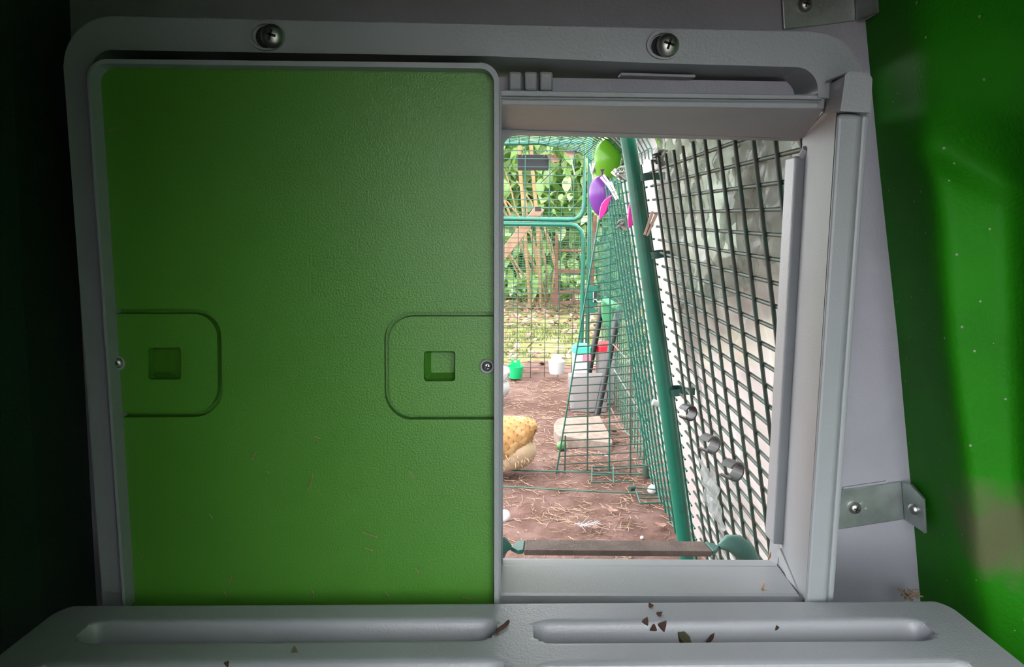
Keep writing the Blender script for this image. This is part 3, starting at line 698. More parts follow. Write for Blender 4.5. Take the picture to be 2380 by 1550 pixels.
# latch plate on the gate
b = MB(); b.prism(path([(1370, 664), (1386, 664), (1390, 672), (1390, 706), (1385, 714), (1372, 714), (1368, 706), (1368, 672)], -.004), path([(1370, 664), (1386, 664), (1390, 672), (1390, 706), (1385, 714), (1372, 714), (1368, 706), (1368, 672)], .004)); lpz = b.build('latch_plate', TUBEM, ep, bevel=.0008)
b = MB(); b.box((lp(1383, 690)+Vector((0, -.006, 0))), (.010, .004, .034)); b.build('latch_slot', BLACKP, lpz)
b = MB(); b.tube([lp(1379, 678, -.011), lp(1379, 702, -.011)], .0012, 6); b.tube([lp(1379, 696, -.011), lp(1386, 696, -.012), lp(1388, 701, -.014), lp(1402, 701, -.014)], .0012, 6); b.build('latch_rod', WHITEP, lpz)
b = MB(); b.prism(path([(1356, 716), (1384, 716), (1386, 724), (1383, 727), (1356, 727)], -.003), path([(1356, 716), (1384, 716), (1386, 724), (1383, 727), (1356, 727)], .003)); b.build('latch_tab', TUBEM, ep)
# rear tall wire fence with fine mesh
fe = thing('wire_fence', 'fine green wire garden fence standing before the laurel hedge', 'fence', (0, 3.95, 0), run=True); o0 = Vector((0, 3.95, 0))
mv = wiremesh('upright_wire', .0016, .56, WIRE, 4); mh = wiremesh('cross_wire', .0016, 1.9, WIRE, 4)
for k in range(38): inst(mv, 'upright_wire', fe, (-1.0+.05*k, 0, 0))
for k in range(22): inst(mh, 'cross_wire', fe, (-1.0, .003, .02+.0253*k), (0, pi/2, 0))

# ------------------------------------------------------------------ divider panel and ground mesh
UD = 1.41
dv = thing('mesh_divider', 'slanted green mesh divider standing at the middle of run', 'mesh panel', (.15, UD, 0), run=True); o0 = Vector((.15, UD, 0))
def ld(px, py): return RU(px, py, UD)-o0
TL, BL = (1394, 500), (1291, 1112)
b = MB(); b.tube([ld(*TL), ld(1352, 745), ld(*BL)], .0016, 6); b.build('slant_wire', WIRE, dv)
y = 545
while y < 1112:
    x0 = TL[0]+(BL[0]-TL[0])*(y-TL[1])/(BL[1]-TL[1])
    t_ = (y-500)/610; x1 = 1440+80*t_ if y > 640 else 1432
    b = MB(); b.tube([ld(x0-3, y+6), ld((x0+x1)/2, y+1), ld(x1, y-7)], .0013, 5); b.build('cross_wire', WIRED if y > 700 else WIRE, dv); y += 18.2
for x, ya, yb_ in ((1365, 690, 1126), (1416, 560, 1118), (1465, 690, 1112), (1497, 880, 1108), (1312, 1012, 1128)):
    b = MB(); b.tube([ld(x+2, ya), ld(x, yb_)], .0016 if x < 1480 else .0012, 6); b.build('upright_wire', WIRED if x != 1416 else WIRE, dv)
gm = thing('ground_mesh', 'loose green wire mesh strip lying on earth at the run joint', 'mesh panel', RG(1400, 1140), run=True); o0 = RG(1400, 1140)
def lg(px, py, z=.008): return RG(px, py, z)-o0
for A in ([(1100, 1126), (1300, 1138), (1490, 1147)], [(1100, 1092), (1300, 1095), (1505, 1103)], [(1375, 1086), (1510, 1080)], [(1375, 1121), (1470, 1118)], [(1376, 1104), (1500, 1100)], [(1480, 1133), (1527, 1138)], [(1484, 1148), (1530, 1150)], [(1486, 1158), (1535, 1158)], [(1488, 1170), (1545, 1168)], [(1472, 1122), (1488, 1170)], [(1376, 1086), (1375, 1121)], [(1425, 1084), (1426, 1124)], [(1527, 1136), (1535, 1168)]):
    b = MB(); b.tube([lg(*q) for q in A], .0013, 5); b.build('wire', WIRE, gm)
b = MB(); b.tube([lg(1463, 1136), lg(1476, 1134)], .005, 10); b.build('tube_stub', WIRED, gm, smooth=50); b = MB(); b.tube([lg(1500, 1112, .0)+Vector((0, 0, 0)), lg(1500, 1112, 0)+Vector((0, 0, .028))], .0055, 10); b.build('tube_stub', WIRED, gm, smooth=50)

# ------------------------------------------------------------------ plastic sheets and nets on the right
def sheet(name, label, u0, u1, z0, z1, off, m, amp, sc_, nu=60, nv=60, edge_=0.02, seed=0, fold=0.0, vfn=None):
    b_ = MB(); c = Vector((SV(0)+off, (u0+u1)/2, 0))
    def f(s_, t_):
        u = u0+(u1-u0)*s_; za = z0(u) if callable(z0) else z0; z = za+(z1(u)-za)*t_
        e = edge_*fbm(s_*6+seed, t_*6, seed, 3)
        w = amp*(fbm(u*sc_+seed, z*sc_*.6, seed, 4)+fold*abs(fbm(u*sc_*.8+z*sc_*.9, z*sc_*.25, seed+5, 3)))
        return Vector((SV(z)+off+max(w, -off*.8) + (vfn(u, z) if vfn else 0), u+e*(abs(s_-.5) > .49), z+e*(t_ > .98)))-c
    b_.grid(f, nu, nv); o_ = b_.build(name, m, smooth=180); o_.location = wr(c); o_.rotation_euler = (0, 0, -RA); return o_
def diag(u): return 0.437+(0.80-u)*0.264-0.00
tag(sheet('plastic_sheet', '', .447, .95, .0, lambda u: diag(u)+max(0, min(.2, (.64-u)*2.2)), .02, MILK, .014, 9, 110, 110, seed=3, fold=1.2), 'milky crumpled plastic sheet hung outside the nearest mesh panel', 'plastic sheet')
tag(sheet('plastic_sheet', '', .90, 1.36, .0, lambda u: .58, .03, MILKP, .008, 7, 60, 60, seed=8, fold=.5), 'pinkish white plastic sheet outside mesh beyond the round post', 'plastic sheet')
tag(sheet('clear_bag', '', .47, .90, lambda u: diag(u)-.04, lambda u: .64, .008, CLEAR, .012, 22, 90, 80, seed=14, fold=2.0), 'crinkled clear plastic bag clipped high behind nearest mesh', 'plastic bag')
TARP = sheetmat('grey_green_tarp', (0.38, 0.385, 0.33), .97, (.7, .85, .75), dop=.03, scale=8)
tag(sheet('tarpaulin', '', .50, 1.04, lambda u: diag(u)-.06, lambda u: .66, .042, TARP, .010, 10, 60, 50, seed=33, fold=.8), 'grey green tarpaulin behind the clear bag at top of mesh', 'tarpaulin')
tag(sheet('windbreak_net', '', 1.42, 2.25, .0, lambda u: .46, .03, NET, .008, 5, 60, 30, seed=21), 'green windbreak netting behind the far mesh side', 'net')
b = MB(); c = Vector((.2, 1.55, .65))
cl = [0]
for a_, c_ in zip(prof, prof[1:]): cl.append(cl[-1]+sqrt((a_[0]-c_[0])**2+(a_[1]-c_[1])**2))
def cov(s_, t_):
    L0 = cl[2]+.05+(cl[9]-cl[2]-.05)*t_; x, z = onprof(L0)
    return Vector((x+.007+.004*fbm(s_*5, t_*6, 2), 1.395+.42*s_+.01*fbm(t_*7, 3, 4)*(s_ > .98), z+.007+.003*fbm(s_*6, t_*5, 9)))-c
b.grid(cov, 30, 30); o = b.build('white_cover', mat('white_cover_cloth', (0.42, 0.41, 0.41), .7, .2), smooth=180); o.location = wr(c); o.rotation_euler = (0, 0, -RA); tag(o, 'white cover draped over curved top of the mesh tunnel', 'cover')
b = MB()   # small clear scrap low on the near mesh
c = RU(1645, 1145, .78)
b.grid(lambda s_, t_: Vector((.006*fbm(s_*4, t_*4, 31), -.04+.08*s_, -.028+.056*t_+.006*fbm(s_*5, 2, 7))), 24, 24)
o = b.build('plastic_scrap', sheetmat('pale_clear_scrap', (0.36, 0.40, 0.39), .7, (.9, .95, .93), dop=.2, scale=40), smooth=180); o.location = wr((SV(c.z)-.004, c.y, c.z)); o.rotation_euler = (0, LEAN, -RA); tag(o, 'crumpled clear plastic scrap caught low in nearest mesh', 'plastic scrap')

# ------------------------------------------------------------------ clips, pegs and hanging things
def ringclip(px, py, u, lab, m):
    z = RU(px, py, u).z; b_ = MB(); pr = [(0.0085*cos(a), 0.0085*sin(a)) for a in [radians(-150+300*k/18) for k in range(19)]]
    for q in range(18):
        (x0, z0), (x1, z1) = pr[q], pr[q+1]
        k = .80
        for (ya, yb2) in ((-.006, .006),):
            b_.prism([Vector((x0, ya, z0)), Vector((x1, ya, z1)), Vector((x1*k, ya, z1*k)), Vector((x0*k, ya, z0*k))], [Vector((x0, yb2, z0)), Vector((x1, yb2, z1)), Vector((x1*k, yb2, z1*k)), Vector((x0*k, yb2, z0*k))])
    o_ = b_.build('ring_clip', m); p = RU(px, py, u); o_.location = wr(p); o_.rotation_euler = (0, 0, -RA+.5); tag(o_, lab, 'clip', 'round clips on the near mesh'); return o_
GREYC = mat('grey_clip_plastic', (0.07, 0.07, 0.068), 0.5, 0.4)
ringclip(1648, 1031, .66, 'grey round plastic clip on near mesh, upper of two', GREYC)
ringclip(1701, 1092, .60, 'grey round plastic clip on near mesh, lower of two', GREYC)
ringclip(1598, 958, .78, 'dark round clip on mesh just right of post', BLACKP)
def peg(px, py, u, ang, lab, m, l=.036):
    t = thing('clothes_peg', lab, 'clothes peg', RU(px, py, u), 'clothes pegs on the mesh', run=True); t.rotation_euler = (0, ang, -RA)
    for s_ in (-1, 1):
        b_ = MB(); b_.prism([(s_*.001, -.003, l*.5), (s_*.0045, -.003, l*.5), (s_*.0036, -.003, 0), (s_*.0028, -.003, -l*.5), (s_*.0004, -.003, -l*.5), (s_*.0008, -.003, 0)][::1],
                            [(s_*.001, .003, l*.5), (s_*.0045, .003, l*.5), (s_*.0036, .003, 0), (s_*.0028, .003, -l*.5), (s_*.0004, .003, -l*.5), (s_*.0008, .003, 0)]); b_.build('jaw', m, t)
    b_ = MB(); b_.tube([(-.004, -.0034, 0), (.004, -.0034, 0)], .0012, 6); b_.build('spring', STEEL, t)
PEGW = mat('white_peg', (0.75, 0.70, 0.66), 0.6); PEGP = mat('peach_peg', (0.62, 0.42, 0.34), 0.6)
peg(1412, 425, 1.30, -.7, 'white clothes peg at left end of top mesh edge', PEGW, .030)
peg(1425, 444, 1.25, -.5, 'white clothes peg holding pinkish bag on mesh', PEGW, .030)
peg(1436, 408, 1.18, -.8, 'white clothes peg behind the top mesh edge', PEGW, .022)
peg(1472, 425, 1.02, .5, 'white clothes peg left of the round post', PEGW, .024)
peg(1511, 520, .93, .35, 'peach clothes peg right beside the round post', PEGP, .030)
b = MB(); p = RU(1530, 938, 1.0)
b.tube([(-.008, 0, .002), (.009, 0, -.002)], [.0045, .005], 10); o = b.build('white_clip', WHITEP, smooth=60); o.location = wr(p); o.rotation_euler = (0, 0, -RA); tag(o, 'small white plastic clip on mesh left of round post', 'clip')
PINK = mat('bright_pink_plastic', (0.4, 0.01, 0.17), 0.4, 0.5)
def strap(pts, u, lab, wd_):
    b_ = MB(); o0 = RU(pts[0][0], pts[0][1], u)
    q = [RU(x, y, u)-o0 for x, y in pts]
    fr, bk = [], []
    for k, p in enumerate(q):
        w = wd_*sin(pi*(k+.35)/(len(q)-.3)); fr.append(p+Vector((w, 0, 0))); bk.append(p-Vector((w, 0, 0)))
    out = fr+bk[::-1]; b_.prism([v-Vector((0, .003, 0)) for v in out], [v+Vector((0, .003, 0)) for v in out])
    o_ = b_.build('pink_strap', PINK, bevel=.001); o_.location = wr(o0); o_.rotation_euler = (0, 0, -RA); tag(o_, lab, 'plastic strap')
strap([(1421, 455), (1413, 462), (1406, 474), (1402, 488), (1398, 500), (1394, 510)], 1.27, 'bright pink curved plastic strap at left below pegs', .006)
strap([(1465, 465), (1467, 480), (1468, 495), (1467, 510), (1465, 522), (1461, 530)], 1.12, 'bright pink plastic strap hanging behind mesh left of post', .0055)
def balloon(px, py, u, rx, rz, m, lab, knot):
    t = thing('balloon', lab, 'balloon', RU(px, py, u), 'balloons above the far corner', run=True)
    b_ = MB(); prf = [(rx*sin(a)*(1-.18*cos(a)*-1 if False else 1-.16*cos(a)), -rz*cos(a)) for a in [pi*k/20 for k in range(21)]]; b_.lathe(prf, (0, 0, 0), (0, 0, 1), 28, cap=False); b_.build('body', m, t, smooth=180)
    b_ = MB(); z = rz if knot > 0 else -rz
    b_.lathe([(.002, z-.002*knot), (.0015, z+.006*knot), (.0045, z+.012*knot), (.005, z+.013*knot)], (0, 0, 0), (0, 0, 1), 12); b_.build('neck', m, t, smooth=60)
    return t
PURP = sheetmat('purple_balloon_rubber', (0.25, 0.075, 0.40), 1.0, rough=.25, dop=0); LIME = sheetmat('lime_balloon_rubber', (0.2, 0.5, 0.035), 1.0, rough=.25, dop=0)
balloon(1398, 455, 1.72, .029, .046, PURP, 'purple balloon hanging at far right corner of run', 1)
balloon(1412, 375, 1.80, .032, .052, LIME, 'lime green balloon above the purple one', -1)
b = MB(); o0 = RU(1378, 400, 1.7)
for A in ([(1379, 414), (1376, 400), (1371, 380)], [(1376, 400), (1384, 378)], [(1377, 405), (1373, 392)]): b.tube([RU(x, y, 1.7)-o0 for x, y in A], .0022, 6)
o = b.build('white_ribbon', WHITEP); o.location = wr(o0); o.rotation_euler = (0, 0, -RA); tag(o, 'white forked ribbon tied above purple balloon', 'ribbon')

# tangled cords tied to the mesh
CORD = mat('grey_cord', (0.16, 0.155, 0.14), .8, .2)
def tangle(px, py, u, r, n, m, lab, th=.0014):
    rr = random.Random(px); b_ = MB(); ph = [rr.random()*6 for _ in range(6)]
    b_.tube([Vector((r*.7*sin(2.3*t+ph[0])+r*.3*sin(5*t+ph[1]), r*.25*sin(3*t+ph[2]), r*sin(1.7*t+ph[3])*.8+r*.35*cos(4.1*t+ph[4]))) for t in [k*.22 for k in range(n)]], th, 5)
    o_ = b_.build('tied_cord', m, smooth=60); o_.location = wr(RU(px, py, u)); o_.rotation_euler = (0, 0, -RA); tag(o_, lab, 'cord')
tangle(1533, 368, .885, .0085, 60, CORD, 'tangled dark cord tied to top of near mesh right of post', .0013)
tangle(1444, 402, 1.12, .009, 60, CORD, 'grey cord wound along top edge of mesh left of post')
tangle(1444, 522, 1.2, .0075, 50, CORD, 'twisted cord ring hanging on mesh under the pink straps', .0016)
# ------------------------------------------------------------------ feeders on the gate
def cup(px0, px1, py0, py1, ptop, m, lab):
    p0, p1 = RU(px0, py0, UE-.03), RU(px1, py0, UE-.03); zb = RU(px0, py1, UE-.03).z; r = (p1.x-p0.x)/2; h = p0.z-zb
    t = thing('feeder_cup', lab, 'feeder', ((p0.x+p1.x)/2, UE-.032, zb), 'hook-on cups on the end gate', run=True)
    b_ = MB(); b_.lathe([(0, 0), (r*.78, 0), (r*.82, h*.1), (r*.97, h*.85), (r*1.02, h), (r*.97, h), (r*.9, h*.8), (r*.72, h*.15), (0, h*.12)], (0, 0, 0), (0, 0, 1), 28, cap=False); b_.build('bowl', m, t, smooth=40)
    zt = RU(px0, ptop, UE).z-zb
    for s_ in (-1, 1):
        b_ = MB(); b_.box((s_*r*.36, r*.75, (zt+h*.5)/2), (r*.34, .003, zt-h*.5)); b_.box((s_*r*.36, r*.75+.005, zt-.001), (r*.34, .012, .0024)); b_.build('hook', m, t, bevel=.0006)
    b_ = MB(); b_.box((0, r*.78, h*.95), (r*1.2, .003, h*.5)); b_.build('back_tab', m, t, bevel=.0006)
GCUP = mat('bright_green_plastic', (0.005, 0.42, 0.14), 0.4, 0.5)
cup(1178.5, 1217.5, 850, 877, 834, GCUP, 'bright green hook-on feeder cup low on end gate')
cup(1274, 1313.5, 838, 867, 823, WHITEP, 'white hook-on feeder cup low on end gate')
# slate plaque, leaves, wire hook and clips on the gate
SLATE = mat('dark_slate', (0.018, 0.019, 0.023), 0.6, 0.3, bump=.3, bscale=120)
pq = thing('slate_plaque', 'dark grey rectangular plaque tied high on the end gate', 'plaque', RU(1239, 377, UE+.02), run=True); o0 = RU(1239, 377, UE+.02)
b = MB(); c4 = [RU(x, y, UE+.02)-o0 for x, y in ((1203, 359), (1276, 359), (1275, 396), (1203, 396))]; b.prism(c4, [p+Vector((0, .006, 0)) for p in c4]); b.build('slab', SLATE, pq, bevel=.001)
for x in (1213, 1264):
    b = MB(); b.tube([RU(x, 364, UE+.015)-o0, RU(x+4, 352, UE+.005)-o0], .0007, 5); b.build('tie_wire', STEEL, pq)
for px, py, sz, a, m, lab in ((1285, 368, .036, 1.2, LEAFB, 'brown dead leaf caught on gate beside the plaque'), (1325, 357, .036, .3, LEAFP, 'pale orange dead leaf caught high on gate')):
    b = MB(); leafshape(b, (0, 0, 0), 0, sz*1.2, sz*.9, .3, 0); o = b.build('dead_leaf', m); o.location = wr(RU(px, py, UE+.012)); o.rotation_euler = (radians(80), a*.3, .2); tag(o, lab, 'leaf')
b = MB(); o0 = RU(1340, 347, UE-.01); b.prism([RU(x, y, UE-.012)-o0 for x, y in ((1334, 341), (1350, 341), (1349, 352), (1335, 351))], [RU(x, y, UE+.006)-o0 for x, y in ((1334, 341), (1350, 341), (1349, 352), (1335, 351))])
o = b.build('black_clip', BLACKP, bevel=.001); o.location = wr(o0); o.rotation_euler = (0, 0, -RA); tag(o, 'black plastic clip at top of the gate frame', 'clip')
b = MB(); o0 = RU(1250, 487, UE-.01); b.prism([RU(x, y, UE-.012)-o0 for x, y in ((1243, 480), (1258, 480), (1258, 491), (1243, 491))], [RU(x, y, UE+.004)-o0 for x, y in ((1243, 480), (1258, 480), (1258, 491), (1243, 491))])
o = b.build('black_clip', BLACKP, bevel=.001); o.location = wr(o0); o.rotation_euler = (0, 0, -RA); tag(o, 'black plastic clip just above the middle gate bar', 'clip')
b = MB(); o0 = RU(1330, 390, UE-.006); b.tube([RU(x, y, UE-.006)-o0 for x, y in ((1328, 370), (1331, 385), (1334, 398), (1335, 406))], .0016, 6); o = b.build('wire_hook', WHITEP); o.location = wr(o0); o.rotation_euler = (0, 0, -RA); tag(o, 'thin white wire hook hanging on upper gate mesh', 'hook')
b = MB(); o0 = RU(1285, 400, UE+.004); b.tube([RU(x, y, UE+.004)-o0 for x, y in ((1312, 370), (1285, 398), (1256, 426))], .0013, 6); o = b.build('black_stick', BLACKP); o.location = wr(o0); o.rotation_euler = (0, 0, -RA); tag(o, 'thin black stick slanting behind the upper gate mesh', 'stick')

# ------------------------------------------------------------------ tubs, stand, slab and small things on the earth
TUBW = sheetmat('translucent_tub_plastic', (0.40, 0.375, 0.37), .9, dop=.05, rough=.4)
def tub(px, u, w, d, z0, z1, lab, m, lid, flare=1.12):
    c = RU(px, 900, u); t = thing('storage_tub', lab, 'storage tub', (c.x, u, 0), run=True)
    def rr(w_, d_, z): 
        r = min(w_, d_)*.2; return [Vector((sx*(w_/2-r)+r*cos(a), sy*(d_/2-r)+r*sin(a), z)) for (sx, sy, a0) in ((1, 1, 0), (-1, 1, 90), (-1, -1, 180), (1, -1, 270)) for a in [radians(a0+30*k) for k in range(4)]]
    b_ = MB(); A = [rr(w*.86, d*.86, z0), rr(w, d, z1*.92), rr(w, d, z1)]
    for p, q in zip(A, A[1:]):
        for k in range(16): b_.poly([p[k], p[(k+1) % 16], q[(k+1) % 16], q[k]])
    b_.poly(A[0]); b_.poly(A[2]); b_.build('body', m, t, smooth=40)
    if lid:
        b_ = MB(); b_.prism(rr(w*flare, d*flare, z1-.004), rr(w*flare, d*flare, z1+.012)); l_ = b_.build('lid', lid, t, bevel=.002)
        b_ = MB(); b_.prism(rr(w*.8, d*.8, z1+.012), rr(w*.76, d*.76, z1+.018)); b_.build('lid_top', lid, l_, bevel=.001)
    return t
MINT = mat('mint_plastic', (0.05, 0.5, 0.33), .4); RED = mat('red_plastic', (0.62, 0.012, 0.03), .4)
def zpx(py, u): return RU(1380, py, u).z
t1 = tub(1350, 1.98, .050, .05, 0, zpx(815, 1.98), 'white tub with mint green lid behind the divider mesh', WHITEP, MINT, 1.04)
b = MB(); z = zpx(833, 1.955)
b.box((.012, -.0255, z), (.022, .0012, .020)); b.build('label_patch', mat('pink_label', (0.62, 0.16, 0.24), .6), t1)
t2 = tub(1408, 1.99, .058, .055, 0, zpx(812, 1.98), 'translucent tub with red lid behind the divider mesh', TUBW, RED, 1.08)
t3 = tub(1368, 1.90, .108, .05, 0, zpx(873, 1.89), 'low pale open tub standing in front of two lidded tubs', TUBW, None)
GPAD = mat('mid_green_plastic', (0.06, 0.27, 0.12), .5, .4)
ks = thing('tube_stand', 'black tube legged stand with green top leaning behind mesh divider', 'stand', RG(1390, 966), run=True); o0 = RG(1390, 966)
def l2(px, py, u): return RU(px, py, u)-o0
ua, ub = RG(1388, 966).y, RG(1356, 938).y
b = MB(); b.tube([l2(1387, 966, ua), l2(1412, 850, ua+.02), l2(1433, 740, ua+.04), l2(1437, 722, ua+.045)], .0085, 10); b.build('leg', BLACKP, ks, smooth=60)
b = MB(); b.tube([l2(1420, 800, ua+.05), l2(1441, 735, ua+.06), l2(1441, 712, ua+.06)], .0075, 10); b.build('leg', BLACKP, ks, smooth=60)
b = MB(); b.tube([l2(1354, 938, ub), l2(1376, 830, ub), l2(1393, 745, ub), l2(1399, 712, ub)], .0080, 10); b.build('leg', BLACKP, ks, smooth=60)
b = MB(); A = [(1397, 704), (1412, 702), (1432, 716), (1424, 738), (1430, 752), (1424, 762), (1404, 754), (1398, 735)]; b.prism([l2(x, y, ua+.10) for x, y in A], [l2(x, y, ua+.13) for x, y in A]); b.build('top_pad', GPAD, ks, bevel=.003)
b = MB(); b.tube([l2(1405, 696, ua+.09), l2(1438, 716, ua+.05)], .0085, 12); b.build('grip_roll', GPAD, ks, smooth=50)
for (x, y, u, w, h) in ((1375, 885, ub-.01, 9, 24), (1408, 920, ua-.01, 9, 26)):
    b = MB(); A = [(x-w/2, y-h/2), (x+w/2-1, y-h/2+1), (x+w/2, y), (x+w/2-3, y+h/2), (x-w/2-3, y+h/2)]; b.tube([l2(px, py, u) for px, py in A], .0014, 6); b.build('wire_loop', BLACKP, ks)
SLAB = mat('pale_concrete', (0.26, 0.2, 0.165), .9, .1, col2=(0.2, 0.155, 0.125), scale=60, bump=.5, bscale=200)
b = MB(); top = [RG(x, y, .022) for x, y in ((1288, 1000), (1287, 985), (1296, 973), (1318, 967), (1392, 965), (1396, 969), (1410, 995), (1424, 1024), (1421, 1030), (1300, 1012))]
c = RG(1355, 1000, 0); b.prism([p-c for p in top], [Vector((p.x-c.x, p.y-c.y, -.006)) for p in top]); o = b.build('paving_slab', SLAB, bevel=.002); o.location = wr(c); o.rotation_euler = (0, 0, -RA); tag(o, 'pale round-ended stone slab lying on earth behind divider', 'slab')
p = RG(1305, 1045, 0); b = MB(); b.lathe([(.011*sin(a), -.011*cos(a)) for a in [pi*k/12 for k in range(13)]], (0, 0, .009), (0, 0, 1), 18, cap=False); b.tube([(0, 0, .019), (.002, 0, .023)], .001, 5)
o = b.build('green_fruit', mat('dull_green_fruit', (0.05, 0.15, 0.03), .5), smooth=180); o.location = wr(p)+Vector((0, 0, gz(p.x, p.y))); tag(o, 'small dull green fruit on earth in front of slab', 'fruit')
def pebble(px, py, rx, rz, lab):
    p = RG(px, py, 0); b_ = MB(); b_.lathe([(rx*sin(a)*(1+.12*cos(a)), -rz*cos(a)) for a in [pi*k/12 for k in range(13)]], (0, 0, rz*.8), (.3, .1, 1), 16, cap=False)
    o_ = b_.build('white_stone', mat('white_stone', (.68, .64, .65), .7), smooth=180); o_.location = wr(p)+Vector((0, 0, gz(p.x, p.y))); tag(o_, lab, 'stone')
pebble(1172, 1206, .011, .011, 'smooth white egg shaped stone half hidden at door edge'); pebble(1515, 1138, .008, .009, 'small white stone by the foot of side mesh'); pebble(1492, 1249, .003, .003, 'tiny grey white pebble low near the post foot')
b = MB(); o0 = RG(1362, 1228, .004)
for k in range(40):
    a = rnd.gauss(.2, .5); c = Vector((rnd.gauss(0, .008), rnd.gauss(0, .003), .004+rnd.random()*.004)); d = Vector((cos(a), sin(a), rnd.gauss(0, .3)))*(.006+.008*rnd.random()); b.tube([c, c+d*.5+Vector((0, 0, .001)), c+d], .00035, 3)
o = b.build('feather_tuft', WHITEP); o.location = wr(o0); tag(o, 'fluffy white feather tuft lying on bare earth', 'feather', kind='stuff')
b = MB(); leafshape(b, (0, 0, 0), .3, .028, .018, .5, -.5); o = b.build('white_feather', WHITEP); o.location = wr(RG(1398, 1058, .012)); tag(o, 'small white feather on earth in front of slab corner', 'feather')
STR2 = mat('white_string', (.72, .68, .64), .8)
b = MB(); o0 = RU(1450, 900, 1.5)
for A in ([(1425, 800), (1470, 850), (1490, 880)], [(1428, 860), (1480, 945), (1545, 1020)], [(1418, 945), (1440, 990), (1500, 1045)]): b.tube([RU(x, y, 1.5+.1*k)-o0 for k, (x, y) in enumerate(A)], .0014, 5)
o = b.build('white_string', STR2); o.location = wr(o0); o.rotation_euler = (0, 0, -RA); tag(o, 'white cords slanting behind the divider along green netting', 'string')

# ------------------------------------------------------------------ ladder tread just outside the doorway
st = thing('ladder', 'ladder tread with brown grip and green ends outside the sill', 'ladder', PY(1430, 1290, .47)); TRD = mat('worn_brown_tread', (0.24, 0.18, 0.155), .8, .2, var=.25, scale=60, bump=.4, bscale=500)
GL = mat('dull_green_ladder', (0.10, 0.22, 0.18), .5, .4, col2=(0.04, .2, .15), scale=40)
b = MB(); zt = PY(1430, 1256, .50).z
def tq(L): return [PZ(x, y, zt) for x, y in L]
A = tq([(1222, 1254), (1636, 1258), (1656, 1281), (1218, 1278)]); b.prism(A, [p-Vector((0, 0, .004)) for p in A]); part(b, 'tread', TRD, st, bevel=.0008)
b = MB(); A = tq([(1186, 1270), (1203, 1256), (1221, 1254), (1217, 1278), (1205, 1280)]); b.prism(A, [p-Vector((0, 0, .003)) for p in A]); part(b, 'tread_end', GL, st, bevel=.0008)
b = MB(); A = tq([(1637, 1258), (1655, 1260), (1672, 1268), (1664, 1279), (1657, 1281)]); b.prism(A, [p-Vector((0, 0, .003)) for p in A]); part(b, 'tread_end', GL, st, bevel=.0008)
b = MB(); b.tube([PZ(1672, 1270, zt), PZ(1690, 1262, zt+.002), PZ(1712, 1266, zt+.001), PZ(1730, 1282, zt-.004), PZ(1742, 1300, zt-.014), PZ(1748, 1320, zt-.03)], [.002, .0058, .0075, .0075, .007, .006], 12); part(b, 'side_rail', GL, st, smooth=60)
b = MB(); b.tube([PZ(1186, 1272, zt), PZ(1172, 1268, zt+.002), PZ(1158, 1272, zt-.002), PZ(1150, 1300, zt-.02)], [.002, .006, .007, .006], 12); part(b, 'side_rail', GL, st, smooth=60)

